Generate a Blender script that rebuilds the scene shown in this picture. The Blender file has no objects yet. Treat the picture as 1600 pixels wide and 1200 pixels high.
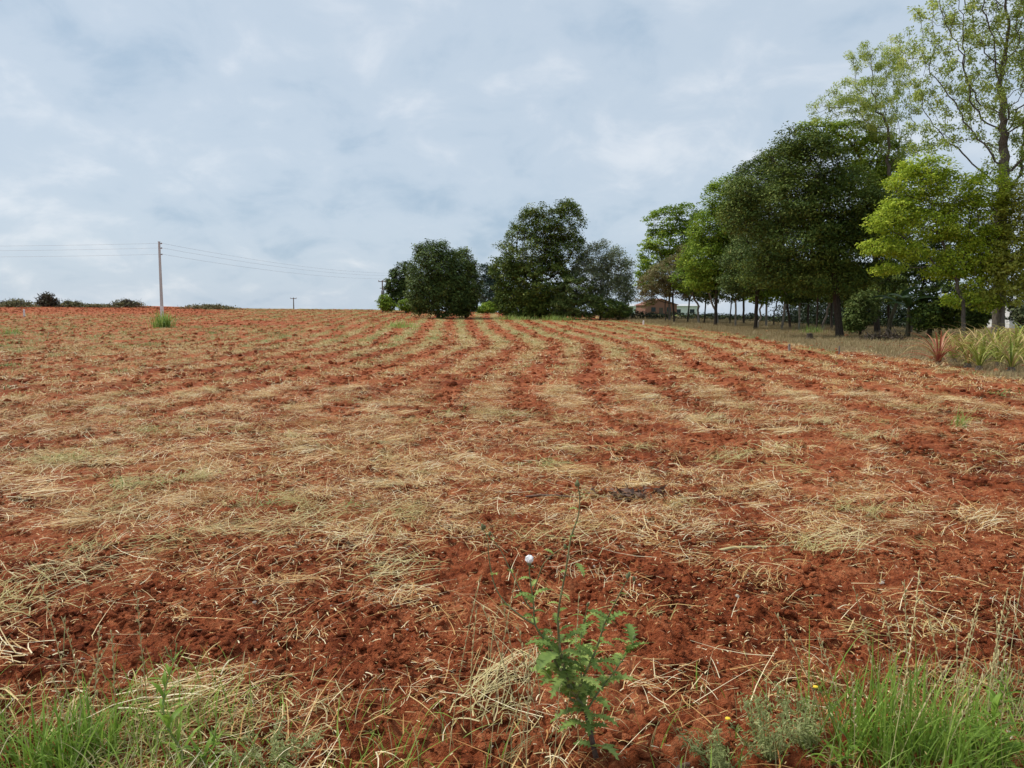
import bpy, bmesh, math, random
import numpy as np
from mathutils import Vector, Matrix, Euler

random.seed(7)
RNG = np.random.default_rng(7)
R = math.radians
scene = bpy.context.scene
COL = scene.collection

# ------------------------------------------------------------------ camera
F = 1202.0            # focal length in photo pixels (1600 wide)
PITCH = math.atan(110 / F)
EYE = np.array([0.0, 0.0, 1.6])
cd = bpy.data.cameras.new('camera')
cam = bpy.data.objects.new('camera', cd)
COL.objects.link(cam)
cam.location = EYE
cam.rotation_euler = (math.pi / 2 - PITCH, 0, 0)
cd.sensor_width = 36
cd.lens = F / 1600 * 36
cd.clip_start = 0.05
cd.clip_end = 8000
scene.camera = cam
scene.render.resolution_x = 1024
scene.render.resolution_y = 768

# ------------------------------------------------------------------ world, sun, exposure
SUN_EL, SUN_AZ = R(54), R(292)      # azimuth clockwise from +Y: from the left, a little ahead
w = bpy.data.worlds.new('World')
scene.world = w
w.use_nodes = True
nt = w.node_tree
nt.nodes.clear()
def N(t, typ, **kw):
    n = t.nodes.new(typ)
    for k, v in kw.items():
        setattr(n, k, v)
    return n
out = N(nt, 'ShaderNodeOutputWorld')
bg = N(nt, 'ShaderNodeBackground')
bg.inputs['Strength'].default_value = 0.12
sky = N(nt, 'ShaderNodeTexSky')
sky.sky_type = 'NISHITA'
sky.sun_disc = False
sky.sun_elevation = SUN_EL
sky.sun_rotation = SUN_AZ
sky.dust_density = 2.0
tc = N(nt, 'ShaderNodeTexCoord')
sep = N(nt, 'ShaderNodeSeparateXYZ')
nt.links.new(tc.outputs['Generated'], sep.inputs[0])
def wmath(op, a, b=None, clamp=False):
    m = N(nt, 'ShaderNodeMath', operation=op, use_clamp=clamp)
    for i, v in enumerate((a, b)):
        if v is None: continue
        if isinstance(v, (int, float)): m.inputs[i].default_value = v
        else: nt.links.new(v, m.inputs[i])
    return m.outputs[0]
zz = wmath('ADD', wmath('ABSOLUTE', sep.outputs[2]), 0.42)
cx = wmath('DIVIDE', sep.outputs[0], zz)
cy = wmath('DIVIDE', sep.outputs[1], zz)
cmb = N(nt, 'ShaderNodeCombineXYZ')
nt.links.new(cx, cmb.inputs[0]); nt.links.new(cy, cmb.inputs[1])
def wnoise(scale, detail, rough, off, dist=0.0):
    mp = N(nt, 'ShaderNodeMapping'); mp.inputs['Location'].default_value = (off, off * .7, off * .3)
    nt.links.new(cmb.outputs[0], mp.inputs[0])
    n = N(nt, 'ShaderNodeTexNoise'); n.inputs['Scale'].default_value = scale
    n.inputs['Detail'].default_value = detail; n.inputs['Roughness'].default_value = rough
    n.inputs['Distortion'].default_value = dist
    nt.links.new(mp.outputs[0], n.inputs['Vector'])
    return n.outputs['Fac']
n1 = wnoise(1.3, 5, 0.52, 3.1, 0.25)
n2 = wnoise(6.0, 6, 0.55, 11.7, 0.3)
nn = wmath('ADD', wmath('MULTIPLY', n1, 0.54), wmath('MULTIPLY', n2, 0.46))
ramp = N(nt, 'ShaderNodeValToRGB')
cr = ramp.color_ramp
cr.interpolation = 'EASE'
cr.elements[0].position = 0.36; cr.elements[0].color = (0.168, 0.218, 0.272, 1)
cr.elements[1].position = 0.66; cr.elements[1].color = (0.310, 0.332, 0.358, 1)
e = cr.elements.new(0.50); e.color = (0.226, 0.266, 0.310, 1)
nt.links.new(nn, ramp.inputs[0])
sc = N(nt, 'ShaderNodeVectorMath', operation='SCALE')
sc.inputs['Scale'].default_value = 1 / 0.12
nt.links.new(ramp.outputs[0], sc.inputs[0])
mixw = N(nt, 'ShaderNodeMix', data_type='RGBA')
mixw.inputs['Factor'].default_value = 0.95
nt.links.new(sky.outputs[0], mixw.inputs['A'])
nt.links.new(sc.outputs[0], mixw.inputs['B'])
nt.links.new(mixw.outputs['Result'], bg.inputs['Color'])
nt.links.new(bg.outputs[0], out.inputs['Surface'])

sl = bpy.data.lights.new('sun', 'SUN')
sl.energy = 1.5
sl.angle = R(10)
sl.color = (1.0, 0.96, 0.9)
so = bpy.data.objects.new('sun', sl)
COL.objects.link(so)
sd = Vector((math.sin(SUN_AZ) * math.cos(SUN_EL), math.cos(SUN_AZ) * math.cos(SUN_EL), math.sin(SUN_EL)))
so.rotation_euler = sd.to_track_quat('Z', 'Y').to_euler()
so.location = (-30, 10, 60)
vs = scene.view_settings
vs.view_transform = 'Standard'
vs.look = 'None'
vs.gamma = 1
vs.exposure = 1.25
vs.use_curve_mapping = False
scene.render.engine = 'CYCLES'
scene.cycles.max_bounces = 5
scene.cycles.diffuse_bounces = 2
scene.cycles.glossy_bounces = 2
scene.cycles.transmission_bounces = 3

# ------------------------------------------------------------------ numeric helpers
def hash2(ix, iy, seed):
    h = (ix.astype(np.int64) * 374761393 + iy.astype(np.int64) * 668265263 + seed * 982451653) & 0xffffffff
    h = ((h ^ (h >> 13)) * 1274126177) & 0xffffffff
    h = (h ^ (h >> 16)) & 0xffffffff
    return h
def pnoise(x, y, seed=0):
    x = np.asarray(x, float); y = np.asarray(y, float)
    xi = np.floor(x); yi = np.floor(y)
    xf = x - xi; yf = y - yi
    u = xf * xf * xf * (xf * (xf * 6 - 15) + 10)
    v = yf * yf * yf * (yf * (yf * 6 - 15) + 10)
    def g(dx, dy):
        a = hash2(xi + dx, yi + dy, seed) * (2 * np.pi / 4294967296.0)
        return np.cos(a) * (xf - dx) + np.sin(a) * (yf - dy)
    a = g(0, 0) * (1 - u) + g(1, 0) * u
    b = g(0, 1) * (1 - u) + g(1, 1) * u
    return (a * (1 - v) + b * v) * 1.5
def fbm(x, y, o=4, seed=0, g=0.5):
    s = 0; a = 1; t = 0
    for i in range(o):
        s = s + a * pnoise(x * 2 ** i + 17.3 * i, y * 2 ** i - 9.1 * i, seed + i); t += a; a *= g
    return s / t
def sst(a, b, x):
    t = np.clip((x - a) / (b - a), 0, 1)
    return t * t * (3 - 2 * t)

# ------------------------------------------------------------------ terrain
ZX = [-170, -133, -91, -58, -33, -7, 33, 66, 133]
ZC = [4.1, 3.75, 3.55, 2.75, 2.55, 1.95, 1.45, 0.8, 0.1]
def H(x, y):
    x = np.asarray(x, float); y = np.asarray(y, float)
    zc = np.interp(x, ZX, ZC)
    z = zc * sst(45, 190, y)
    d = np.clip(y - 190, 0, None)
    z = z - np.minimum(d * d / 4000.0, 0.05 * d)
    # slight hollow and swell across the field
    z = z + 0.10 * sst(20, 34, y) * (1 - sst(38, 60, y)) * sst(-25, -5, x)
    return z
def ray(px, py):
    u = (px - 800) / F; v = -(py - 600) / F
    return np.array([u, math.cos(PITCH) + v * math.sin(PITCH), -math.sin(PITCH) + v * math.cos(PITCH)])
def ground(px, py):
    """the point where the sight line through a photo pixel meets the terrain"""
    d = ray(px, py)
    t = 1.0
    for _ in range(4000):
        p = EYE + d * t
        if p[2] <= H(p[0], p[1]):
            return p
        t *= 1.003
        if t > 1500: break
    return EYE + d * 190
def at(px, py, depth):
    """a point on that sight line at a given depth"""
    d = ray(px, py)
    return EYE + d * (depth / d[1])

EDGE_Y = [0, 10, 18, 26, 33, 45, 62, 95, 120, 200]
EDGE_X = [13.5, 12.6, 12.0, 13.5, 12.8, 14.5, 17, 16, 15, 14]
def edge(y):
    return np.interp(y, EDGE_Y, EDGE_X)
CEN_D = [0, 8, 15, 22, 36, 50, 77, 110, 200]
CEN_C = [0, 0.1, .26, .8, 2.1, 1.9, .7, -.9, -4]
CEN_S = [1.4, 1.4, 1.45, 1.5, 1.7, 2.0, 2.35, 2.6, 3.2]
def furrow(x, y):
    """phase across the worked rows: 0 = middle of a bare furrow, 0.5 = middle of a straw row"""
    c = np.interp(y, CEN_D, CEN_C); s = np.interp(y, CEN_D, CEN_S)
    u = (x - c) / s + 0.24 * fbm(x * .3, y * .14, 3, 5)
    return u - np.floor(u)
def litter(x, y):
    """share of the soil covered by cut straw"""
    ph = furrow(x, y)
    row = 0.5 - 0.5 * np.cos(2 * np.pi * ph)
    big = fbm(x * .22, y * .13, 3, 21)
    med = fbm(x * 1.1, y * .9, 3, 33)
    fine = fbm(x * 4, y * 4, 2, 37)
    # worked rows
    con = 0.95 - 0.55 * sst(-7, -18, x)
    far = 0.54 + con * 1.1 * (row - 0.50) + 0.42 * med + 0.22 * big + 0.50 * fine
    # headland, swept across
    band = fbm(x * .16 + 3, y * .85 + .12 * x, 3, 41)
    left = sst(4.5, -1.0, x + 0.3 * (y - 6))
    near = 0.38 + 0.33 * left + 0.45 * band + 0.55 * med + 0.60 * fine
    near = near - 0.50 * sst(5.6, 4.3, y + 0.25 * band) * (0.55 + .45 * left) + 0.12 * sst(4, 2.4, y)
    t = sst(9.5, 15.5, y + 1.5 * big)
    v = near * (1 - t) + far * t
    v = v * (1 - 0.9 * sst(112, 132, y) * sst(-.34, -.42, x / np.maximum(y, 1)))
    bx, by = -32.0, 88.0
    v = v - 0.5 * np.exp(-((x - bx) / 9) ** 2 - ((y - by) / 7) ** 2)
    v = v - 0.5 * np.exp(-((x - 14.5) / 4) ** 2 - ((y - 41) / 5) ** 2)
    v = v - 0.35 * np.exp(-((x - 8.2) / 1.4) ** 2 - ((y - 9) / 2.5) ** 2)
    return np.clip(v, 0, 1)
def strip(x, y):
    """dry grass margin beside the field"""
    e = edge(y) + 0.9 * fbm(x * .35, y * .35, 3, 51)
    return sst(-0.3, 0.8, x - e)
def micro(x, y, r):
    lt = litter(x, y); st = strip(x, y)
    f1 = 1 - sst(40, 110, r); f2 = 1 - sst(10, 28, r); f3 = 1 - sst(4, 11, r)
    ph = furrow(x, y)
    bare = 1 - 0.45 * lt
    h = 0.05 * fbm(x * .8, y * .8, 2, 61) * f1
    h = h + np.abs(pnoise(x * 3.1, y * 3.1, 71)) * 0.055 * f1 * bare
    h = h + np.abs(pnoise(x * 7.3, y * 7.3, 72)) * 0.062 * f2 * bare
    h = h + np.abs(pnoise(x * 16, y * 16, 73)) * 0.036 * f3 * bare
    h = h + np.abs(pnoise(x * 31, y * 31, 74)) * 0.018 * f3 * bare
    h = h + 0.05 * (0.5 - 0.5 * np.cos(2 * np.pi * ph)) * sst(10, 16, y) * (1 - sst(60, 110, y))
    return (h - 0.04) * (1 - 0.75 * st)
def Z(x, y):
    return float(H(x, y) + micro(np.array([x]), np.array([y]), np.array([math.hypot(x, y)]))[0])

# ------------------------------------------------------------------ object helpers
def link(o, parent=None):
    COL.objects.link(o)
    if parent is not None: o.parent = parent
    return o
def fast_mesh(name, V, Fc, attrs=None, smooth=False):
    V = np.asarray(V, dtype=np.float32); Fc = np.asarray(Fc, dtype=np.int32)
    me = bpy.data.meshes.new(name)
    n, k = Fc.shape
    me.vertices.add(len(V)); me.vertices.foreach_set('co', V.ravel())
    me.loops.add(n * k); me.loops.foreach_set('vertex_index', Fc.ravel())
    me.polygons.add(n)
    me.polygons.foreach_set('loop_start', np.arange(0, n * k, k, dtype=np.int32))
    me.polygons.foreach_set('loop_total', np.full(n, k, dtype=np.int32))
    if smooth: me.polygons.foreach_set('use_smooth', np.ones(n, dtype=bool))
    for an, av in (attrs or {}).items():
        a = me.attributes.new(an, 'FLOAT', 'POINT')
        a.data.foreach_set('value', np.asarray(av, dtype=np.float32))
    me.update(calc_edges=True)
    return me
def obj(name, me, mat=None, parent=None, loc=None):
    if mat is not None and len(me.materials) == 0: me.materials.append(mat)
    o = bpy.data.objects.new(name, me)
    if loc is not None: o.location = loc
    return link(o, parent)
def tag(o, label=None, cat=None, group=None, kind=None):
    if label: o['label'] = label
    if cat: o['category'] = cat
    if group: o['group'] = group
    if kind: o['kind'] = kind
    return o
def thing(name, label, cat, loc, group=None, rz=0.0):
    o = bpy.data.objects.new(name, None)
    o.location = loc; o.rotation_euler = (0, 0, rz)
    o.empty_display_size = 0.2
    link(o)
    return tag(o, label, cat, group)
class MB:
    """collects polygons of any size"""
    def __init__(s): s.v = []; s.f = []; s.t = []
    def box(s, c, size, rz=0.0, taper=1.0):
        hx, hy, hz = [q / 2 for q in size]; b = len(s.v)
        ca, sa = math.cos(rz), math.sin(rz)
        for z, k in ((-hz, 1), (hz, taper)):
            for x, y in ((-hx, -hy), (hx, -hy), (hx, hy), (-hx, hy)):
                x *= k; y *= k
                s.v.append((c[0] + x * ca - y * sa, c[1] + x * sa + y * ca, c[2] + z))
        for q in ((3, 2, 1, 0), (4, 5, 6, 7), (0, 1, 5, 4), (1, 2, 6, 5), (2, 3, 7, 6), (3, 0, 4, 7)):
            s.f.append([b + i for i in q])
        return s
    def tube(s, pts, rad, k=6, cap=True):
        pts = [Vector(p) for p in pts]
        if not hasattr(rad, '__len__'): rad = [rad] * len(pts)
        b = len(s.v); n = len(pts)
        ref = Vector((0.31, 0.17, 0.93))
        for i, p in enumerate(pts):
            d = (pts[min(i + 1, n - 1)] - pts[max(i - 1, 0)])
            if d.length < 1e-9: d = Vector((0, 0, 1))
            d.normalize()
            a = d.cross(ref if abs(d.dot(ref)) < .95 else Vector((1, 0, 0))).normalized(); c = d.cross(a)
            for j in range(k):
                t = 2 * math.pi * j / k
                s.v.append(tuple(p + (a * math.cos(t) + c * math.sin(t)) * rad[i]))
        for i in range(n - 1):
            for j in range(k):
                j2 = (j + 1) % k
                s.f.append([b + i * k + j, b + i * k + j2, b + (i + 1) * k + j2, b + (i + 1) * k + j])
        if cap:
            s.f.append([b + j for j in range(k)][::-1]); s.f.append([b + (n - 1) * k + j for j in range(k)])
        return s
    def lathe(s, c, prof, k=12):
        b = len(s.v); n = len(prof)
        for r, z in prof:
            for j in range(k):
                t = 2 * math.pi * j / k
                s.v.append((c[0] + r * math.cos(t), c[1] + r * math.sin(t), c[2] + z))
        for i in range(n - 1):
            for j in range(k):
                j2 = (j + 1) % k
                s.f.append([b + i * k + j, b + i * k + j2, b + (i + 1) * k + j2, b + (i + 1) * k + j])
        s.f.append([b + j for j in range(k)][::-1]); s.f.append([b + (n - 1) * k + j for j in range(k)])
        return s
    def prism(s, poly, depth_vec):
        b = len(s.v); n = len(poly)
        for p in poly: s.v.append(tuple(p))
        for p in poly: s.v.append(tuple(Vector(p) + Vector(depth_vec)))
        s.f.append([b + i for i in range(n)][::-1]); s.f.append([b + n + i for i in range(n)])
        for i in range(n):
            j = (i + 1) % n
            s.f.append([b + i, b + j, b + n + j, b + n + i])
        return s
    def mesh(s, name, smooth=False):
        me = bpy.data.meshes.new(name)
        me.from_pydata(s.v, [], s.f)
        if smooth:
            for p in me.polygons: p.use_smooth = True
        me.update()
        return me
    def build(s, name, mat, parent=None, smooth=False):
        return obj(name, s.mesh(name, smooth), mat, parent)

def ribbons(roots, length, width, az, phi0, bend, seg=4, curl=0.0, tint=None, tip=0.12, fold=0.0, belly=0.0):
    """N arching blades; phi is the angle from vertical, az the heading. Returns V, F, tint"""
    roots = np.asarray(roots, float); n = len(roots)
    b = lambda q: np.broadcast_to(np.asarray(q, float), (n,)).astype(float)
    length, width, az, phi0, bend, curl = map(b, (length, width, az, phi0, bend, curl))
    P = roots.copy(); V = np.zeros((n, seg + 1, 2, 3))
    for i in range(seg + 1):
        t = i / seg
        a = az + curl * t
        wd = width * (1 - (1 - tip) * t ** 1.8) * (1 + belly * (math.sin(math.pi * min(1, t * 1.15)) - .5 if belly else 0)) * 0.5
        side = np.stack([-np.sin(a), np.cos(a), np.full(n, fold)], 1)
        V[:, i, 0] = P - side * wd[:, None]; V[:, i, 1] = P + side * wd[:, None]
        ph = phi0 + bend * (t + .5 / seg)
        dl = (length / seg)[:, None]
        P = P + dl * np.stack([np.sin(ph) * np.cos(a), np.sin(ph) * np.sin(a), np.cos(ph)], 1)
    k = (seg + 1) * 2
    base = (np.arange(n) * k)[:, None]
    f = np.array([[2 * i, 2 * i + 1, 2 * i + 3, 2 * i + 2] for i in range(seg)])
    Fc = (base[:, :, None] + f[None]).reshape(-1, 4)
    tt = np.repeat(b(0.5 if tint is None else tint), k)
    return V.reshape(-1, 3), Fc, tt
def join(parts):
    V = []; Fc = []; T = []; o = 0
    for v, f, t in parts:
        V.append(v); Fc.append(f + o); T.append(t); o += len(v)
    return np.concatenate(V), np.concatenate(Fc), np.concatenate(T)

# ------------------------------------------------------------------ materials
MATS = {}
def newmat(name):
    m = bpy.data.materials.new(name); m.use_nodes = True
    t = m.node_tree; t.nodes.clear()
    o = N(t, 'ShaderNodeOutputMaterial')
    return m, t, o
def rgb(c): return (c[0], c[1], c[2], 1.0)
def foliage(name, cols, trans=0.25, rough=0.55, objrand=0.25, spec=0.25):
    """leaf material: colour runs along cols with the leaf's own tint"""
    m, t, o = newmat(name)
    at_ = N(t, 'ShaderNodeAttribute', attribute_name='tint')
    oi = N(t, 'ShaderNodeObjectInfo')
    ma = N(t, 'ShaderNodeMath', operation='MULTIPLY_ADD')
    t.links.new(oi.outputs['Random'], ma.inputs[0]); ma.inputs[1].default_value = objrand
    ma2 = N(t, 'ShaderNodeMath', operation='SUBTRACT'); ma2.inputs[1].default_value = objrand / 2
    t.links.new(at_.outputs['Fac'], ma2.inputs[0]); t.links.new(ma2.outputs[0], ma.inputs[2])
    rp = N(t, 'ShaderNodeValToRGB')
    el = rp.color_ramp.elements
    el[0].position = 0; el[0].color = rgb(cols[0]); el[1].position = 1; el[1].color = rgb(cols[-1])
    for i, c in enumerate(cols[1:-1]):
        q = el.new((i + 1) / (len(cols) - 1)); q.color = rgb(c)
    t.links.new(ma.outputs[0], rp.inputs[0])
    p = N(t, 'ShaderNodeBsdfPrincipled')
    p.inputs['Roughness'].default_value = rough
    p.inputs['Specular IOR Level'].default_value = spec
    t.links.new(rp.outputs[0], p.inputs['Base Color'])
    if trans > 0:
        tr = N(t, 'ShaderNodeBsdfTranslucent'); t.links.new(rp.outputs[0], tr.inputs['Color'])
        mx = N(t, 'ShaderNodeMixShader'); mx.inputs[0].default_value = trans
        t.links.new(p.outputs[0], mx.inputs[1]); t.links.new(tr.outputs[0], mx.inputs[2])
        t.links.new(mx.outputs[0], o.inputs['Surface'])
    else:
        t.links.new(p.outputs[0], o.inputs['Surface'])
    MATS[name] = m
    return m
def noisy(name, c1, c2, scale=3.0, rough=0.85, bump=0.3, stretch=(1, 1, 1), bscale=None, c3=None):
    m, t, o = newmat(name)
    tcn = N(t, 'ShaderNodeTexCoord'); mp = N(t, 'ShaderNodeMapping'); mp.inputs['Scale'].default_value = stretch
    t.links.new(tcn.outputs['Object'], mp.inputs[0])
    n = N(t, 'ShaderNodeTexNoise'); n.inputs['Scale'].default_value = scale; n.inputs['Detail'].default_value = 6; n.inputs['Roughness'].default_value = .62
    t.links.new(mp.outputs[0], n.inputs['Vector'])
    rp = N(t, 'ShaderNodeValToRGB'); el = rp.color_ramp.elements
    el[0].position = .32; el[0].color = rgb(c1); el[1].position = .68; el[1].color = rgb(c2)
    if c3: q = el.new(.5); q.color = rgb(c3)
    t.links.new(n.outputs['Fac'], rp.inputs[0])
    p = N(t, 'ShaderNodeBsdfPrincipled'); p.inputs['Roughness'].default_value = rough; p.inputs['Specular IOR Level'].default_value = .2
    t.links.new(rp.outputs[0], p.inputs['Base Color'])
    n2_ = N(t, 'ShaderNodeTexNoise'); n2_.inputs['Scale'].default_value = bscale or scale * 4; n2_.inputs['Detail'].default_value = 5
    t.links.new(mp.outputs[0], n2_.inputs['Vector'])
    b = N(t, 'ShaderNodeBump'); b.inputs['Strength'].default_value = bump; b.inputs['Distance'].default_value = 0.05
    t.links.new(n2_.outputs['Fac'], b.inputs['Height']); t.links.new(b.outputs[0], p.inputs['Normal'])
    t.links.new(p.outputs[0], o.inputs['Surface'])
    MATS[name] = m
    return m

SOIL_D, SOIL_M, SOIL_L = (0.12, 0.024, 0.008), (0.33, 0.082, 0.028), (0.56, 0.20, 0.085)
def soil_material(name, ground_sheet):
    m, t, o = newmat(name)
    L = t.links
    geo = N(t, 'ShaderNodeNewGeometry')
    pos = geo.outputs['Position']
    def noise(scale, detail=5, rough=.6, vec=pos, dist=0):
        n = N(t, 'ShaderNodeTexNoise'); n.inputs['Scale'].default_value = scale; n.inputs['Detail'].default_value = detail
        n.inputs['Roughness'].default_value = rough; n.inputs['Distortion'].default_value = dist
        L.new(vec, n.inputs['Vector']); return n.outputs['Fac']
    def mth(op, a, b, clamp=False):
        q = N(t, 'ShaderNodeMath', operation=op, use_clamp=clamp)
        for i, v in enumerate((a, b)):
            if isinstance(v, (int, float)): q.inputs[i].default_value = v
            else: L.new(v, q.inputs[i])
        return q.outputs[0]
    def mr(v, a, b, c=0.0, d=1.0):
        q = N(t, 'ShaderNodeMapRange', interpolation_type='SMOOTHSTEP')
        L.new(v, q.inputs[0]); q.inputs[1].default_value = a; q.inputs[2].default_value = b
        q.inputs[3].default_value = c; q.inputs[4].default_value = d
        return q.outputs[0]
    def mix(f, a, b):
        q = N(t, 'ShaderNodeMix', data_type='RGBA')
        for i, v in (('Factor', f), ('A', a), ('B', b)):
            if isinstance(v, tuple): q.inputs[i].default_value = rgb(v)
            elif isinstance(v, float): q.inputs[i].default_value = v
            else: L.new(v, q.inputs[i])
        return q.outputs['Result']
    nbig = noise(.45, 4); nmed = noise(4.5, 6, .65); nfin = noise(34, 7, .78)
    s = mth('ADD', mth('MULTIPLY', nbig, .27), mth('ADD', mth('MULTIPLY', nmed, .33), mth('MULTIPLY', nfin, .40)))
    rp = N(t, 'ShaderNodeValToRGB'); el = rp.color_ramp.elements
    el[0].position = .42; el[0].color = rgb(SOIL_D); el[1].position = .59; el[1].color = rgb(SOIL_L)
    q = el.new(.5); q.color = rgb(SOIL_M)
    L.new(s, rp.inputs[0])
    col = rp.outputs[0]
    if ground_sheet:
        lit = N(t, 'ShaderNodeAttribute', attribute_name='litter').outputs['Fac']
        stp = N(t, 'ShaderNodeAttribute', attribute_name='strip').outputs['Fac']
        grn = N(t, 'ShaderNodeAttribute', attribute_name='crop').outputs['Fac']
        dis = N(t, 'ShaderNodeAttribute', attribute_name='bits').outputs['Fac']
        # straw crumbs and fibres lying on the soil
        mpa = N(t, 'ShaderNodeMapping'); mpa.inputs['Scale'].default_value = (6, 34, 10); mpa.inputs['Rotation'].default_value = (0, 0, .5)
        mpb = N(t, 'ShaderNodeMapping'); mpb.inputs['Scale'].default_value = (34, 6, 10); mpb.inputs['Rotation'].default_value = (0, 0, .3)
        L.new(pos, mpa.inputs[0]); L.new(pos, mpb.inputs[0])
        fa = noise(1.6, 4, .6, mpa.outputs[0], .4); fb = noise(1.6, 4, .6, mpb.outputs[0], .4)
        fib = mth('MAXIMUM', fa, fb)
        crumb = noise(9, 5, .7)
        cov = mth('ADD', mth('MULTIPLY', fib, .55), mth('MULTIPLY', crumb, .45))
        thr = mth('SUBTRACT', .80, mth('MULTIPLY', lit, dis))
        cov = mr(mth('SUBTRACT', cov, thr), -.02, .10)
        sc_ = noise(1.7, 5)
        rs = N(t, 'ShaderNodeValToRGB'); es = rs.color_ramp.elements
        es[0].position = .3; es[0].color = (.27, .185, .065, 1); es[1].position = .7; es[1].color = (.43, .35, .155, 1)
        q = es.new(.5); q.color = (.30, .25, .095, 1)
        L.new(sc_, rs.inputs[0])
        col = mix(mth('MULTIPLY', cov, .85), col, rs.outputs[0])
        # dry grass margin
        rg = N(t, 'ShaderNodeValToRGB'); eg = rg.color_ramp.elements
        eg[0].position = .35; eg[0].color = (.13, .085, .045, 1); eg[1].position = .65; eg[1].color = (.34, .25, .13, 1)
        q = eg.new(.5); q.color = (.235, .165, .085, 1)
        L.new(mth('ADD', mth('MULTIPLY', nmed, .5), mth('MULTIPLY', nfin, .5)), rg.inputs[0])
        col = mix(stp, col, rg.outputs[0])
        rc = mix(nmed, (.10, .17, .03), (.24, .30, .07))
        col = mix(grn, col, rc)
    p = N(t, 'ShaderNodeBsdfPrincipled')
    p.inputs['Roughness'].default_value = .93; p.inputs['Specular IOR Level'].default_value = .12
    L.new(col, p.inputs['Base Color'])
    h = mth('ADD', mth('MULTIPLY', noise(5.5, 5, .7), 2.2), mth('ADD', mth('MULTIPLY', noise(38, 7, .7), .6), mth('MULTIPLY', noise(130, 4, .6), .25)))
    b = N(t, 'ShaderNodeBump'); b.inputs['Strength'].default_value = 1.0; b.inputs['Distance'].default_value = .06
    L.new(h, b.inputs['Height']); L.new(b.outputs[0], p.inputs['Normal'])
    L.new(p.outputs[0], o.inputs['Surface'])
    MATS[name] = m
    return m
SOIL = soil_material('red_soil_ground', True)
CLOD = soil_material('red_soil_clods', False)

# ------------------------------------------------------------------ ground sheet
def build_ground():
    th = np.concatenate([np.linspace(-180, -48, 34)[:-1], np.linspace(-48, 48, 820), np.linspace(48, 180, 34)[1:-1]])
    th = np.radians(th)
    r = [0.8]
    while r[-1] < 4000:
        q = r[-1]
        r.append(q * (1.0125 if q < 2.2 else 1.0062 if q < 8 else 1.0105 if q < 22 else 1.024 if q < 120 else 1.035 if q < 300 else 1.15))
    r = np.array(r)
    RR, TT = np.meshgrid(r, th, indexing='ij')
    x = (RR * np.sin(TT)).ravel(); y = (RR * np.cos(TT)).ravel(); rr = RR.ravel()
    z = H(x, y) + micro(x, y, rr)
    n, m = len(r), len(th)
    i = np.arange(n - 1)[:, None] * m; j = np.arange(m)[None]; j2 = (j + 1) % m
    Fc = np.stack([i + j, i + m + j, i + m + j2, i + j2], -1).reshape(-1, 4)
    lt = litter(x, y); st = strip(x, y)
    cr_ = st * sst(5, 12, x - edge(y) - 9) * sst(88, 110, y)
    cr_ = np.maximum(cr_, sst(190, 215, y + 6 * fbm(x * .1, y * .1, 2, 3)))
    lt = lt * (1 - st)
    # share of the straw shown by the sheet itself (loose straw lies on top of it nearby)
    bits = 0.26 + 0.17 * sst(14, 45, rr)
    V = np.stack([x, y, z], 1)
    c = len(V)
    V = np.concatenate([V, [[0, 0, 0.0]]])
    tri = None
    me = fast_mesh('field', V, Fc, {'litter': np.append(lt, 0), 'strip': np.append(st, 0), 'crop': np.append(cr_, 0), 'bits': np.append(bits, .3)}, smooth=True)
    bm = bmesh.new(); bm.from_mesh(me); bm.verts.ensure_lookup_table()
    for k in range(m):
        f = bm.faces.new((bm.verts[c], bm.verts[k], bm.verts[(k + 1) % m])); f.smooth = True
    bm.to_mesh(me); bm.free()
    o = obj('ground', me, SOIL)
    tag(o, kind='structure')
    return o
GROUND = build_ground()

# ------------------------------------------------------------------ loose straw, clods, dry grass: countless
foliage('straw', [(.22, .065, .022), (.45, .21, .065), (.60, .38, .14), (.72, .54, .25), (.86, .75, .48)], trans=.15, rough=.6, objrand=.45)
foliage('straw_green', [(.34, .22, .075), (.42, .34, .115), (.52, .45, .18), (.66, .57, .29)], trans=.2, rough=.6, objrand=.4)
foliage('straw_fresh', [(.10, .18, .04), (.18, .27, .06), (.33, .40, .13)], trans=.25, rough=.55, objrand=.4)

def straw_clump(seed, n, spread, L0, L1, wd, lift, aligned, height):
    g = np.random.default_rng(seed)
    az0 = g.uniform(0, 2 * np.pi)
    az = az0 + (g.normal(0, .45, n) if aligned else g.uniform(0, 2 * np.pi, n))
    pos = np.stack([g.normal(0, spread, n), g.normal(0, spread * (.55 if aligned else 1), n), np.abs(g.normal(0, height, n))], 1)
    ln = g.uniform(L0, L1, n)
    phi0 = np.pi / 2 - np.abs(g.normal(0, lift, n))
    bend = np.pi / 2 - phi0 + g.normal(.15, .25, n)
    pos[:, 0] -= .5 * ln * np.cos(az); pos[:, 1] -= .5 * ln * np.sin(az)
    return ribbons(pos, ln, wd * g.uniform(.5, 1.4, n), az, phi0, bend, 3, g.normal(0, .5, n), np.clip(g.normal(.58, .30, n), 0, 1), .4, g.uniform(-.6, .6))
def lib(name, parts):
    c = bpy.data.collections.new(name)
    for i, (me, mat) in enumerate(parts):
        me.materials.append(mat)
        o = bpy.data.objects.new('%s_%02d' % (name, i), me)
        c.objects.link(o)
    return c
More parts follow.
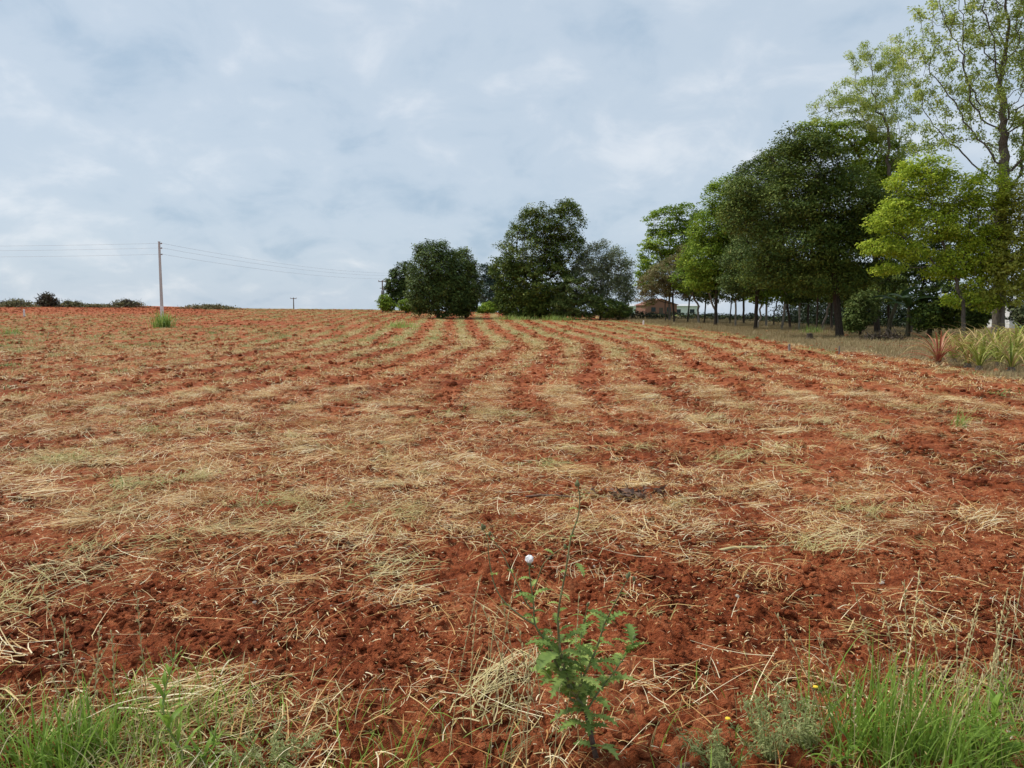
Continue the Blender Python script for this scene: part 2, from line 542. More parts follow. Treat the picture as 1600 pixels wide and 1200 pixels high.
def scatter(name, P, rot, scl, idx, coll, label, cat):
    me = bpy.data.meshes.new(name)
    me.vertices.add(len(P)); me.vertices.foreach_set('co', np.asarray(P, np.float32).ravel())
    a = me.attributes.new('rot', 'FLOAT_VECTOR', 'POINT'); a.data.foreach_set('vector', np.asarray(rot, np.float32).ravel())
    a = me.attributes.new('scl', 'FLOAT', 'POINT'); a.data.foreach_set('value', np.asarray(scl, np.float32))
    a = me.attributes.new('idx', 'INT', 'POINT'); a.data.foreach_set('value', np.asarray(idx, np.int32))
    o = obj(name, me)
    ng = bpy.data.node_groups.new(name, 'GeometryNodeTree')
    ng.interface.new_socket('Geometry', in_out='INPUT', socket_type='NodeSocketGeometry')
    ng.interface.new_socket('Geometry', in_out='OUTPUT', socket_type='NodeSocketGeometry')
    gi = N(ng, 'NodeGroupInput'); go = N(ng, 'NodeGroupOutput')
    ci = N(ng, 'GeometryNodeCollectionInfo'); ci.inputs['Collection'].default_value = coll
    ci.inputs['Separate Children'].default_value = True; ci.inputs['Reset Children'].default_value = True
    ip = N(ng, 'GeometryNodeInstanceOnPoints'); ip.inputs['Pick Instance'].default_value = True
    def na(nm, ty):
        q = N(ng, 'GeometryNodeInputNamedAttribute', data_type=ty); q.inputs['Name'].default_value = nm
        return q.outputs['Attribute']
    er = N(ng, 'FunctionNodeEulerToRotation')
    ng.links.new(na('rot', 'FLOAT_VECTOR'), er.inputs[0])
    ng.links.new(gi.outputs[0], ip.inputs['Points'])
    ng.links.new(ci.outputs[0], ip.inputs['Instance'])
    ng.links.new(na('idx', 'INT'), ip.inputs['Instance Index'])
    ng.links.new(er.outputs[0], ip.inputs['Rotation'])
    ng.links.new(na('scl', 'FLOAT'), ip.inputs['Scale'])
    ng.links.new(ip.outputs[0], go.inputs[0])
    md = o.modifiers.new('scatter', 'NODES'); md.node_group = ng
    tag(o, label, cat, kind='stuff')
    return o
def sector(n, r0, r1, half=46, g=RNG):
    r = np.sqrt(g.uniform(r0 * r0, r1 * r1, n)); a = np.radians(g.uniform(-half, half, n))
    return r * np.sin(a), r * np.cos(a), r
def area(r0, r1, half=46): return math.radians(2 * half) * (r1 * r1 - r0 * r0) / 2

STRAW_LIB = lib('straw_bits', [
    (fast_mesh('s', *(lambda q: (q[0], q[1], {'tint': q[2]}))(straw_clump(100 + i, n, sp, a, b, wd, lf, al, hh))), MATS[mt])
    for i, (n, sp, a, b, wd, lf, al, hh, mt) in enumerate([
        (42, .10, .03, .16, .0036, .42, False, .016, 'straw'),
        (44, .12, .03, .18, .0034, .38, False, .018, 'straw'),
        (34, .10, .06, .26, .0036, .22, True, .016, 'straw'),
        (44, .13, .02, .12, .0040, .50, False, .014, 'straw'),
        (36, .12, .08, .30, .0038, .24, True, .022, 'straw'),
        (36, .11, .06, .24, .0042, .30, True, .020, 'straw_green'),
        (36, .10, .04, .18, .0044, .45, False, .016, 'straw_green'),
        (22, .08, .05, .18, .0050, .60, False, .010, 'straw_fresh'),
        (6, .18, .10, .42, .0040, .12, False, .010, 'straw'),
        (30, .24, .012, .06, .0046, .40, False, .006, 'straw'),
        (36, .28, .010, .05, .0040, .40, False, .005, 'straw'),
    ])])
FAR_LIB = lib('straw_tufts', [
    (fast_mesh('s', *(lambda q: (q[0], q[1], {'tint': q[2]}))(straw_clump(200 + i, n, sp, a, b, wd, lf, al, hh))), MATS[mt])
    for i, (n, sp, a, b, wd, lf, al, hh, mt) in enumerate([
        (20, .18, .08, .28, .013, .60, False, .03, 'straw'),
        (20, .20, .08, .30, .013, .45, True, .03, 'straw'),
        (22, .18, .08, .30, .014, .70, False, .04, 'straw'),
        (20, .18, .08, .30, .014, .75, False, .04, 'straw_green'),
        (18, .15, .08, .30, .015, .80, False, .03, 'straw_fresh'),
    ])])
def place_straw(name, r0, r1, dens, coll, pick, smin, smax, label, power=1.5):
    n = int(area(r0, r1) * dens)
    x, y, r = sector(n, r0, r1)
    lt = litter(x, y) * (1 - strip(x, y))
    keep = RNG.uniform(0, 1, n) < np.clip(lt * 1.15, 0.02, 1) ** power
    x, y, r, lt = x[keep], y[keep], r[keep], lt[keep]
    z = H(x, y) + micro(x, y, r)
    e = .06
    sx = (micro(x + e, y, r) - micro(x - e, y, r)) / (2 * e)
    sy = (micro(x, y + e, r) - micro(x, y - e, r)) / (2 * e)
    az = RNG.uniform(0, 2 * np.pi, len(x))
    rot = np.stack([np.arctan(sy) * .6, -np.arctan(sx) * .6, az], 1)
    z = z + 0.012 + .012 * lt
    idx = pick(x, y, len(x))
    scatter(name, np.stack([x, y, z], 1), rot, RNG.uniform(smin, smax, len(x)), idx, coll, label, 'straw')
    return len(x)
def pick_near(x, y, n):
    g = fbm(x * .5, y * 1.2, 3, 77) + 0.5 * fbm(x * 2.3, y * 2.3, 2, 78)
    u = RNG.uniform(0, 1, n)
    i = RNG.choice([0, 1, 2, 3, 4, 8, 9, 10], n, p=[.19, .19, .15, .15, .1, .08, .07, .07])
    i = np.where(g + .5 * (u - .5) > .40, RNG.choice([5, 6], n), i)
    i = np.where((g + .5 * (u - .5) > .68), 7, i)
    return i
def pick_far(x, y, n):
    g = fbm(x * .3, y * .3, 3, 79) + .22 * sst(0, -25, x) + .34 * sst(22, 55, y)
    u = RNG.uniform(-.5, .5, n)
    i = RNG.integers(0, 3, n)
    i = np.where(g + .7 * u > .22, 3, i)
    i = np.where(g + .7 * u > .55, 4, i)
    return i
def place_chaff(r0, r1, dens):
    n = int(area(r0, r1) * dens)
    x, y, r = sector(n, r0, r1)
    keep = RNG.uniform(0, 1, n) < .35 + .65 * np.clip(fbm(x * 1.3, y * 1.3, 2, 88) + .5, 0, 1)
    x, y, r = x[keep], y[keep], r[keep]; n = len(x)
    z = H(x, y) + micro(x, y, r) + .022
    scatter('straw_chaff', np.stack([x, y, z], 1), np.stack([RNG.normal(0, .08, n), RNG.normal(0, .08, n), RNG.uniform(0, 6.28, n)], 1), RNG.uniform(.6, 1.2, n), RNG.choice([8, 9, 10], n, p=[.25, .4, .35]), STRAW_LIB,
            'short chaff and broken stalks strewn on the bare red soil', 'straw')
place_straw('straw_litter', 2.0, 7.5, 66, STRAW_LIB, pick_near, .65, 1.15, 'loose cut straw scattered over red soil in the foreground headland')
place_straw('straw_litter', 7.5, 17, 38, STRAW_LIB, pick_near, .8, 1.4, 'matted cut straw covering the middle of the field')
place_chaff(2.0, 8, 22)
place_straw('straw_litter', 17, 45, 10, FAR_LIB, pick_far, .45, .95, 'straw rows between bare red furrows in the middle distance')
place_straw('straw_litter', 45, 185, 1.8, FAR_LIB, pick_far, .8, 1.5, 'pale straw rows far up the field towards the trees')

# soil clods
def clod(seed, sub=2):
    bm = bmesh.new(); bmesh.ops.create_icosphere(bm, subdivisions=sub, radius=1)
    g = np.random.default_rng(seed); k = g.normal(0, 1, (5, 3)); ph = g.uniform(0, 6, 5)
    for v in bm.verts:
        p = np.array(v.co); d = 1 + .16 * sum(math.sin(float(p @ (k[i] * 2.2)) + ph[i]) for i in range(5)) * .7
        v.co = Vector((p * d * g.uniform(.86, 1.12)) * np.array([1.15, .95, .7]))
    me = bpy.data.meshes.new('clod'); bm.to_mesh(me); bm.free(); return me
noisy('pale_stone', (.45, .36, .28), (.62, .55, .46), 30, .9)
CLODS = lib('soil_clods', [(clod(i), CLOD) for i in range(5)] + [(clod(9, 1), MATS['pale_stone'])])
def place_clods(r0, r1, dens, s0, s1):
    n = int(area(r0, r1) * dens)
    x, y, r = sector(n, r0, r1)
    pat = fbm(x * 1.6, y * 1.6, 2, 91)
    keep = RNG.uniform(0, 1, n) < np.clip((1.05 - .75 * litter(x, y)) * (1 - strip(x, y)) * (.45 + 1.2 * pat), .03, 1)
    x, y, r = x[keep], y[keep], r[keep]; n = len(x)
    s = s0 + (s1 - s0) * RNG.uniform(0, 1, n) ** 4
    idx = RNG.integers(0, 5, n)
    pale = RNG.uniform(0, 1, n) < .012
    idx = np.where(pale, 5, idx); s = np.where(pale, np.minimum(s * .6, .012), s)
    z = H(x, y) + micro(x, y, r) + s * .2
    scatter('soil_clods', np.stack([x, y, z], 1), np.stack([RNG.uniform(-.5, .5, n), RNG.uniform(-.5, .5, n), RNG.uniform(0, 6.28, n)], 1), s, idx, CLODS,
            'crumbly red soil clods %s' % ('in the foreground' if r0 < 5 else 'across the middle of the field' if r0 < 10 else 'along the furrows further up the field' if r0 < 30 else 'far up the field below the crest'), 'soil clods')
place_clods(2.0, 6, 2800, .003, .026)
place_clods(6, 16, 260, .008, .05)
place_clods(16, 45, 26, .03, .10)
place_clods(45, 190, 1.6, .07, .17)

# standing dry grass of the margin
foliage('dry_grass', [(.16, .11, .05), (.28, .20, .09), (.40, .31, .16), (.30, .30, .12)], trans=.2, objrand=.4)
def grass_clump(seed, n, spread, h0, h1, wd, lean):
    g = np.random.default_rng(seed)
    pos = np.stack([g.normal(0, spread, n), g.normal(0, spread, n), np.zeros(n)], 1)
    return ribbons(pos, g.uniform(h0, h1, n), wd, g.uniform(0, 6.28, n), np.abs(g.normal(.1, lean, n)), g.uniform(.2, 1.3, n), 3, 0, np.clip(g.normal(.5, .25, n), 0, 1))
DRY_LIB = lib('dry_grass_tufts', [(fast_mesh('g', *(lambda q: (q[0], q[1], {'tint': q[2]}))(grass_clump(300 + i, 22, .14, .06, h, .011, .5))), MATS['dry_grass']) for i, h in enumerate((.2, .28, .36))])
def place_margin():
    n = 60000
    y = RNG.uniform(8, 130, n); x = edge(y) + RNG.uniform(-1.5, 26, n)
    st = strip(x, y)
    keep = (RNG.uniform(0, 1, n) < st * (.35 + .9 * np.clip(fbm(x * .3, y * .3, 3, 95) + .3, 0, 1))) & (np.abs(x) < y * 1.0 + 2)
    x, y = x[keep], y[keep]; n = len(x)
    z = H(x, y) + micro(x, y, np.hypot(x, y)) - .01
    scatter('margin_grass', np.stack([x, y, z], 1), np.stack([np.zeros(n), np.zeros(n), RNG.uniform(0, 6.28, n)], 1), RNG.uniform(.5, 1.1, n) * (1 + .5 * sst(40, 80, y)), RNG.integers(0, 3, n), DRY_LIB,
            'short dry grass margin between the field and the trees', 'grass')
place_margin()
# ------------------------------------------------------------------ trees
noisy('bark_grey', (.075, .06, .045), (.21, .18, .145), 6, .9, .6, (3, 3, .6))
noisy('bark_dark', (.035, .026, .02), (.10, .078, .058), 6, .9, .6, (3, 3, .6))
noisy('bark_pale', (.16, .13, .10), (.40, .36, .30), 5, .9, .5, (3, 3, .6))
foliage('leaf_mango', [(0.023, 0.042, 0.013), (0.051, 0.087, 0.021), (0.103, 0.158, 0.036), (0.196, 0.251, 0.068)], .15, .6, .1, .15)
foliage('leaf_dark', [(0.038, 0.070, 0.018), (0.085, 0.135, 0.026), (0.164, 0.215, 0.039), (0.277, 0.307, 0.070)], .18, .6, .1, .15)
foliage('leaf_olive', [(0.048, 0.079, 0.021), (0.109, 0.164, 0.039), (0.207, 0.263, 0.072), (0.338, 0.361, 0.127)], .2, .6, .1, .15)
foliage('leaf_grey', [(0.072, 0.105, 0.049), (0.154, 0.193, 0.094), (0.252, 0.289, 0.144), (0.360, 0.367, 0.202)], .22, .6, .1, .15)
foliage('leaf_bright', [(0.066, 0.127, 0.014), (0.165, 0.263, 0.025), (0.306, 0.417, 0.045), (0.469, 0.562, 0.077)], .32, .6, .1, .15)
foliage('leaf_yellow', [(0.132, 0.203, 0.019), (0.296, 0.406, 0.034), (0.482, 0.577, 0.055), (0.683, 0.733, 0.112)], .38, .6, .1, .15)
foliage('leaf_spring', [(0.162, 0.229, 0.046), (0.324, 0.416, 0.090), (0.497, 0.582, 0.144), (0.713, 0.749, 0.252)], .35, .6, .1, .15)
foliage('leaf_vine', [(0.156, 0.165, 0.024), (0.300, 0.330, 0.044), (0.444, 0.468, 0.077), (0.552, 0.551, 0.143)], .35, .6, .1, .15)
foliage('leaf_blue', [(0.033, 0.065, 0.048), (0.072, 0.117, 0.084), (0.130, 0.182, 0.126)], .15, .6, .1, .15)
foliage('leaf_brown', [(0.085, 0.072, 0.033), (0.170, 0.136, 0.060), (0.255, 0.208, 0.090), (0.204, 0.240, 0.075)], .2, .6, .1, .15)

def grow(base, top, attr, step, kill, g, iters=90, wob=.04, jit=.28):
    base = np.array(base, float); top = np.array(top, float)
    L = np.linalg.norm(top - base); k = max(3, int(L / step) + 1)
    ts = np.linspace(0, 1, k)
    tr = base + (top - base) * ts[:, None]
    tr[1:] += np.cumsum(g.normal(0, wob * L / k, (k - 1, 3)), 0) * [1, 1, .2]
    nodes = [p for p in tr]; par = [-1] + list(range(k - 1))
    P = np.array(nodes)
    D = np.linalg.norm(attr[:, None] - P[None], axis=2)
    D[:, :max(1, int(k * .5))] += 1e3 if k > 3 else 0
    ni = D.argmin(1); nd = D.min(1)
    alive = np.ones(len(attr), bool)
    for it in range(iters):
        ids = np.where(alive)[0]
        if len(ids) == 0: break
        P = np.array(nodes)
        d = attr[ids] - P[ni[ids]]
        d /= np.linalg.norm(d, axis=1)[:, None] + 1e-9
        acc = np.zeros((len(P), 3)); np.add.at(acc, ni[ids], d)
        src = np.unique(ni[ids])
        dv = acc[src]; dv /= np.linalg.norm(dv, axis=1)[:, None] + 1e-9
        dv += g.normal(0, jit, dv.shape); dv[:, 2] += .08
        dv /= np.linalg.norm(dv, axis=1)[:, None] + 1e-9
        new = P[src] + dv * step
        o = len(nodes)
        nodes.extend(new); par.extend(src.tolist())
        D = np.linalg.norm(attr[ids][:, None] - new[None], axis=2)
        m = D.min(1); a = D.argmin(1)
        better = m < nd[ids]
        nd[ids[better]] = m[better]; ni[ids[better]] = o + a[better]
        alive[ids[nd[ids] < kill]] = False
        if len(nodes) > 9000: break
    return np.array(nodes), np.array(par)
def skeleton_mesh(P, par, rb, rmin, sides=5, power=.46):
    n = len(P)
    ch = [[] for _ in range(n)]
    for i, p in enumerate(par):
        if p >= 0: ch[p].append(i)
    tips = np.zeros(n)
    for i in range(n - 1, -1, -1):
        if not ch[i]: tips[i] = 1
        if par[i] >= 0: tips[par[i]] += tips[i]
    rad = np.maximum(rb * (tips / tips[0]) ** power, rmin)
    hgt = np.clip((P[:, 2] - P[0, 2]) / max(1e-3, rb * 5), 0, 1)
    rad = rad * (1 + .35 * (1 - hgt) ** 2)
    mb = MB()
    stack = [(0, -1)]
    while stack:
        i, p0 = stack.pop()
        chain = ([p0] if p0 >= 0 else []) + [i]
        cur = i
        while ch[cur]:
            c = sorted(ch[cur], key=lambda q: -tips[q])
            for q in c[1:]: stack.append((q, cur))
            cur = c[0]; chain.append(cur)
        rr = [rad[q] for q in chain]
        if p0 >= 0: rr[0] = min(rr[0], rr[1] * 1.15)
        rr[-1] *= .5
        mb.tube([P[q] for q in chain], rr, sides if rr[min(1, len(rr) - 1)] > rb * .22 else 3, cap=False)
    tip = np.array([i for i in range(n) if not ch[i]])
    return mb, tip, rad
def leaves(cen, per, puff, size, aspect, g, flat=.6, up=.7, out_c=None, tint0=.5, tints=.18, droop=.2, clump=.16):
    """rhombic folded leaves in puffs around the centres"""
    n = len(cen)
    C = np.repeat(cen, per, 0)
    off = g.normal(0, 1, (n * per, 3)); off /= np.linalg.norm(off, axis=1)[:, None]
    off *= (g.uniform(0, 1, (n * per, 1)) ** .5) * puff
    off[:, 2] *= flat
    pos = C + off
    nr = g.normal(0, .55, pos.shape); nr[:, 2] += up
    if out_c is not None:
        od = pos - out_c; od /= np.linalg.norm(od, axis=1)[:, None] + 1e-9
        nr += .55 * od
    nr /= np.linalg.norm(nr, axis=1)[:, None]
    a = g.normal(0, 1, pos.shape) + off / max(puff, 1e-3) * .9; a[:, 2] -= droop
    a -= nr * (a * nr).sum(1)[:, None]; a /= np.linalg.norm(a, axis=1)[:, None] + 1e-9
    b = np.cross(nr, a)
    s = size * g.uniform(.6, 1.35, (len(pos), 1))
    wv = s * aspect
    V = np.stack([pos - a * s * .5, pos + b * wv * .5 + a * s * .05 + nr * wv * .12, pos + a * s * .5, pos - b * wv * .5 + a * s * .05 + nr * wv * .12], 1).reshape(-1, 3)
    Fc = np.arange(len(V)).reshape(-1, 4)
    t = np.repeat(g.normal(0, clump, n), per) + g.normal(tint0, tints, n * per)
    return V, Fc, np.repeat(np.clip(t, 0, 1), 4)
def blob_points(blobs, depth, n, g, shell=.45):
    """points in the crown's lobes: (px, py, rx, ry, depth shift in m, depth radius in px)"""
    cs = []; rs = []
    for b in blobs:
        cx_, cy_, rx, ry = b[:4]; dd = b[4] if len(b) > 4 else 0; rd = b[5] if len(b) > 5 else (rx + ry) / 2
        d = depth + dd
        cs.append(at(cx_, cy_, d)); rs.append(np.array([rx, rd, ry]) * d / F)
    vol = np.array([r.prod() ** (2 / 3) for r in rs])
    k = g.choice(len(cs), n, p=vol / vol.sum())
    u = g.normal(0, 1, (n, 3)); u /= np.linalg.norm(u, axis=1)[:, None]
    rr = g.uniform(shell, 1, (n, 1)) ** .6
    cs = np.array(cs); rs = np.array(rs)
    wob = 1 + .16 * np.sin(u[:, :1] * 5 + k[:, None]) * np.cos(u[:, 2:] * 6 + k[:, None] * 2)
    return cs[k] + u * rr * rs[k] * wob, cs.mean(0), (cs, rs)
def tree(name, label, base_px, blobs, leaf, bark, depth=None, n_attr=260, n_leaf=18000, rb=.2, fork=.3, size=.28, aspect=.5, puff=.55, flat=.55,
         step=.55, seed=0, group=None, shell=.5, up=.7, cat='tree', trunk_to=None, tips_only=False, tint0=.5, droop=.2, lean=0, extra=1.0, rmin=None, power=.46):
    g = np.random.default_rng(1000 + seed)
    if depth is None:
        base = ground(*base_px)
    else:
        base = at(base_px[0], 500, depth); base[2] = H(base[0], base[1])
    depth = base[1]
    A, cen, (cs, rs) = blob_points(blobs, depth, n_attr, g, shell)
    lo = float(H(base[0], base[1])) + .3
    A[:, 2] = np.maximum(A[:, 2], lo + g.uniform(0, .3, len(A)))
    zmax = A[:, 2].max()
    top = base + np.array([(cen[0] - base[0]) * fork * .6 + lean, (cen[1] - base[1]) * fork * .6, (zmax - base[2]) * fork])
    if trunk_to is not None: top = trunk_to
    start = base - np.array([0, 0, .12])
    Pn, par = grow(start, top, A, step, step * 1.1, g)
    mb, tip, rad = skeleton_mesh(Pn, par, rb, rmin or max(.012, rb * .07), power=power)
    t = thing(name, label, cat, (base[0], base[1], base[2]), group)
    off = np.array(base)
    mb.v = [tuple(np.array(v) - off) for v in mb.v]
    mb.build('trunk', MATS[bark], t, True)
    if tips_only:
        C = Pn[tip]
        thin = np.where((rad < np.quantile(rad, .8)))[0]
        C = np.concatenate([C, Pn[g.choice(thin, int(len(tip) * extra))]])
    else:
        C = np.concatenate([Pn[tip], A])
        more, _, _ = blob_points(blobs, depth, int(n_attr * extra), g, .72)
        C = np.concatenate([C, more])
    C[:, 2] = np.maximum(C[:, 2], lo)
    per = max(3, int(n_leaf / len(C)))
    V, Fc, tt = leaves(C, per, puff, size, aspect, g, flat, up, cen, tint0, .17, droop)
    V[:, 2] = np.maximum(V[:, 2], float(H(base[0], base[1])) + .02)
    me = fast_mesh('crown', V - off, Fc, {'tint': tt})
    obj('crown', me, MATS[leaf], t)
    return t

# --- the clump of round trees on the rise
tree('mango_tree', 'round dense dark tree with a gap in its crown standing alone on the field', (685, 497),
     [(680, 420, 40, 42), (668, 450, 34, 38), (690, 465, 44, 32), (678, 397, 30, 20), (652, 470, 16, 22), (700, 440, 26, 40)], 'leaf_mango', 'bark_dark', n_attr=520, n_leaf=34000, rb=.26, fork=.2, size=.36, puff=.85, step=.7, seed=1, aspect=.4, shell=.2, extra=1.8, flat=.7)
tree('mango_tree', 'olive green rounded tree grown against the round dark tree', (728, 496.5),
     [(722, 425, 22, 36), (732, 450, 18, 40), (722, 470, 24, 26)], 'leaf_olive', 'bark_dark', n_attr=300, n_leaf=20000, rb=.2, fork=.2, size=.34, puff=.8, step=.7, seed=2, tint0=.42)
tree('shade_tree', 'dark tree half hidden behind the round tree, beside the transformer pole', (636, 488),
     [(632, 428, 20, 20), (620, 446, 17, 18), (640, 460, 22, 24), (614, 465, 10, 14)], 'leaf_mango', 'bark_dark', depth=150, n_attr=200, n_leaf=12000, rb=.3, fork=.3, size=.42, puff=.7, step=.8, seed=3, tint0=.45)
tree('roadside_bush', 'yellow green bush at the foot of the transformer pole', (602, 485), [(600, 472, 12, 11), (608, 478, 12, 8)], 'leaf_bright', 'bark_grey', depth=146, n_attr=60, n_leaf=3500, rb=.1, fork=.15, size=.35, puff=.6, step=.5, seed=4, cat='bush')
tree('roadside_bush', 'mid green bush under the half hidden dark tree', (634, 485), [(636, 477, 15, 9), (650, 480, 12, 7)], 'leaf_bright', 'bark_grey', depth=143, n_attr=60, n_leaf=3500, rb=.1, fork=.15, size=.35, puff=.6, step=.5, seed=5, cat='bush', tint0=.3)
tree('eucalyptus_tree', 'hazy blue green tree seen in the gap between the two dark clumps', (764, 488), [(757, 424, 11, 12), (770, 432, 14, 16), (764, 458, 18, 24), (775, 470, 14, 18)], 'leaf_blue', 'bark_grey', depth=175, n_attr=160, n_leaf=8000, rb=.25, fork=.35, size=.5, puff=.8, step=.9, seed=6)
tree('roadside_bush', 'yellow green bush in the gap between the two dark clumps', (762, 489), [(762, 481, 15, 8), (752, 484, 8, 6)], 'leaf_bright', 'bark_grey', depth=150, n_attr=60, n_leaf=3200, rb=.1, fork=.15, size=.35, puff=.6, step=.5, seed=7, cat='bush', tint0=.4)
tree('broadleaf_tree', 'tallest dark dense tree of the clump on the rise, ragged top', (832, 498),
     [(842, 350, 38, 30), (882, 348, 32, 34), (885, 323, 18, 14), (835, 335, 18, 14), (830, 392, 50, 40), (880, 395, 36, 36), (795, 425, 28, 26), (840, 440, 60, 40), (812, 478, 36, 22), (870, 475, 40, 26), (800, 455, 26, 30), (835, 472, 42, 28), (850, 482, 40, 16), (790, 470, 16, 26), (778, 412, 12, 14)],
     'leaf_dark', 'bark_dark', n_attr=800, n_leaf=66000, rb=.32, fork=.28, size=.34, puff=.8, step=.7, seed=8, tint0=.45, flat=.65, shell=.15, extra=1.6)
tree('thicket_tree', 'grey green airy tree leaning on the tallest dark tree', (938, 499),
     [(935, 405, 30, 28), (962, 420, 26, 34), (920, 440, 30, 40), (955, 460, 34, 34), (975, 440, 14, 34)], 'leaf_grey', 'bark_grey', n_attr=420, n_leaf=26000, rb=.16, fork=.15, size=.27, puff=.75, step=.6, seed=9, tint0=.5, shell=.2, extra=1.5, flat=.7)
tree('thicket_shrub', 'rounded olive shrub at the foot of the grey green tree', (898, 499.5), [(898, 455, 30, 24), (880, 480, 20, 18), (915, 478, 34, 20)], 'leaf_olive', 'bark_grey', n_attr=240, n_leaf=15000, rb=.1, fork=.12, size=.27, puff=.5, step=.5, seed=10, cat='shrub')
tree('thicket_shrub', 'dark low shrub between the thicket and the brick gable', (952, 500), [(950, 482, 24, 15), (972, 487, 18, 10)], 'leaf_dark', 'bark_grey', n_attr=120, n_leaf=6000, rb=.1, fork=.12, size=.26, puff=.45, step=.5, seed=11, cat='shrub')

# --- the long row on the right
tree('row_tree', 'tall bright green tree with layered open crown above the brick gable', (1046, 501),
     [(1040, 345, 30, 22), (1072, 335, 22, 18), (1048, 378, 44, 22), (1022, 405, 24, 22), (1080, 370, 16, 24), (1010, 430, 14, 24), (1060, 405, 28, 22)], 'leaf_bright', 'bark_grey', depth=104, n_attr=440, n_leaf=20000, rb=.15, fork=.45, size=.32, puff=.75, flat=.28, step=.7, seed=12, tint0=.42)
tree('row_tree', 'brownish small leaved tree in front of the brick gable', (1053, 505),
     [(1050, 425, 34, 24), (1022, 442, 26, 20), (1074, 405, 22, 26), (1012, 462, 16, 18), (1060, 450, 36, 18)], 'leaf_brown', 'bark_dark', n_attr=380, n_leaf=15000, rb=.12, fork=.34, size=.22, puff=.5, flat=.5, step=.55, seed=13, tint0=.55)
tree('row_tree', 'bright green drooping tree at the open end of the dark row', (1118, 506),
     [(1135, 310, 34, 34), (1120, 355, 40, 34), (1100, 405, 36, 30), (1140, 405, 40, 40), (1098, 438, 26, 16), (1150, 350, 30, 40)], 'leaf_bright', 'bark_dark', depth=82, n_attr=560, n_leaf=42000, rb=.17, fork=.4, size=.25, puff=.85, flat=.5, step=.6, seed=14, tint0=.38)
tree('row_tree', 'dark olive tree rising behind the drooping bright tree', (1180, 509),
     [(1185, 285, 40, 36), (1200, 330, 50, 44), (1180, 400, 50, 46), (1222, 260, 36, 36), (1170, 440, 40, 22)], 'leaf_olive', 'bark_dark', depth=70, n_attr=560, n_leaf=44000, rb=.17, fork=.42, size=.22, puff=.8, flat=.5, step=.55, seed=15, tint0=.3)
tree('row_tree', 'massive dark feathery tree with a single stout trunk, biggest of the row', (1312, 527),
     [(1262, 262, 60, 44), (1230, 320, 62, 46), (1310, 320, 70, 54), (1245, 385, 74, 44), (1330, 390, 66, 50), (1255, 225, 40, 26), (1370, 350, 44, 50), (1200, 420, 44, 30), (1290, 435, 80, 26), (1160, 300, 26, 24), (1150, 340, 26, 26)],
     'leaf_dark', 'bark_dark', n_attr=1100, n_leaf=105000, rb=.24, fork=.42, size=.19, puff=.8, flat=.5, step=.5, seed=16, tint0=.42, aspect=.42, extra=1.3, shell=.2)
tree('row_tree', 'fresh green tree crown showing over the massive dark tree', (1372, 520),
     [(1275, 205, 30, 16), (1320, 215, 44, 26), (1370, 245, 40, 36), (1345, 280, 40, 30), (1400, 290, 36, 40)], 'leaf_bright', 'bark_dark', depth=60, n_attr=420, n_leaf=20000, rb=.22, fork=.55, size=.22, puff=.6, flat=.3, step=.5, seed=17, tint0=.6)
tree('row_tree', 'yellow green tree with low layered sprays beside the banana plants', (1508, 522),
     [(1432, 285, 44, 26), (1480, 300, 50, 30), (1405, 330, 36, 22), (1452, 352, 50, 26), (1508, 345, 34, 40), (1380, 385, 30, 14), (1420, 392, 36, 14), (1500, 405, 38, 26), (1520, 440, 24, 20), (1385, 420, 22, 10), (1470, 425, 24, 12), (1505, 468, 28, 12), (1380, 350, 26, 18), (1540, 300, 30, 34), (1535, 390, 26, 40), (1545, 470, 22, 18), (1450, 262, 40, 18)],
     'leaf_yellow', 'bark_grey', depth=43, n_attr=760, n_leaf=36000, rb=.12, fork=.22, size=.17, puff=.46, flat=.42, step=.42, seed=18, tint0=.5, shell=.3, extra=1.4)
tree('pecan_tree', 'tall sparse spring tree with forked grey trunk reaching out of the picture', (1560, 520),
     [(1470, 40, 55, 50), (1530, 20, 60, 60), (1600, 60, 60, 90), (1460, 130, 50, 50), (1540, 150, 60, 70), (1610, 200, 60, 70), (1470, 210, 50, 40), (1540, -70, 90, 70), (1670, 30, 70, 130), (1430, 90, 26, 30), (1570, 270, 50, 30), (1660, 280, 50, 60)],
     'leaf_spring', 'bark_grey', depth=44, n_attr=2600, n_leaf=52000, rb=.34, fork=.30, size=.17, aspect=.38, puff=.36, flat=.9, step=.42, seed=19, shell=.05, tips_only=True, tint0=.45, up=.2, droop=.9, extra=2.2, rmin=.014, power=.62)
tree('pecan_tree', 'smaller bare twigged spring tree rising behind the fresh green crown', (1424, 520),
     [(1335, 150, 44, 30), (1385, 110, 36, 44), (1375, 180, 50, 36), (1290, 175, 26, 18), (1400, 230, 30, 30), (1350, 90, 24, 22), (1270, 165, 14, 10)],
     'leaf_spring', 'bark_grey', depth=58, n_attr=1500, n_leaf=22000, rb=.13, fork=.45, size=.16, aspect=.36, puff=.42, flat=.9, step=.5, seed=20, shell=.05, tips_only=True, tint0=.5, up=.2, droop=.5, extra=1.4, rmin=.014, power=.62)
tree('climbing_vine', 'yellowish vine hanging round the forked grey trunk', (1566, 520),
     [(1566, 335, 20, 40), (1560, 395, 24, 40), (1580, 440, 26, 40), (1590, 370, 30, 60), (1612, 420, 26, 50), (1548, 465, 18, 16), (1545, 420, 16, 30), (1630, 340, 24, 50), (1585, 310, 30, 26)], 'leaf_vine', 'bark_grey', depth=42.6, n_attr=460, n_leaf=20000, rb=.07, fork=.3, size=.17, puff=.32, flat=.7, step=.4, seed=21, cat='vine', shell=.2)
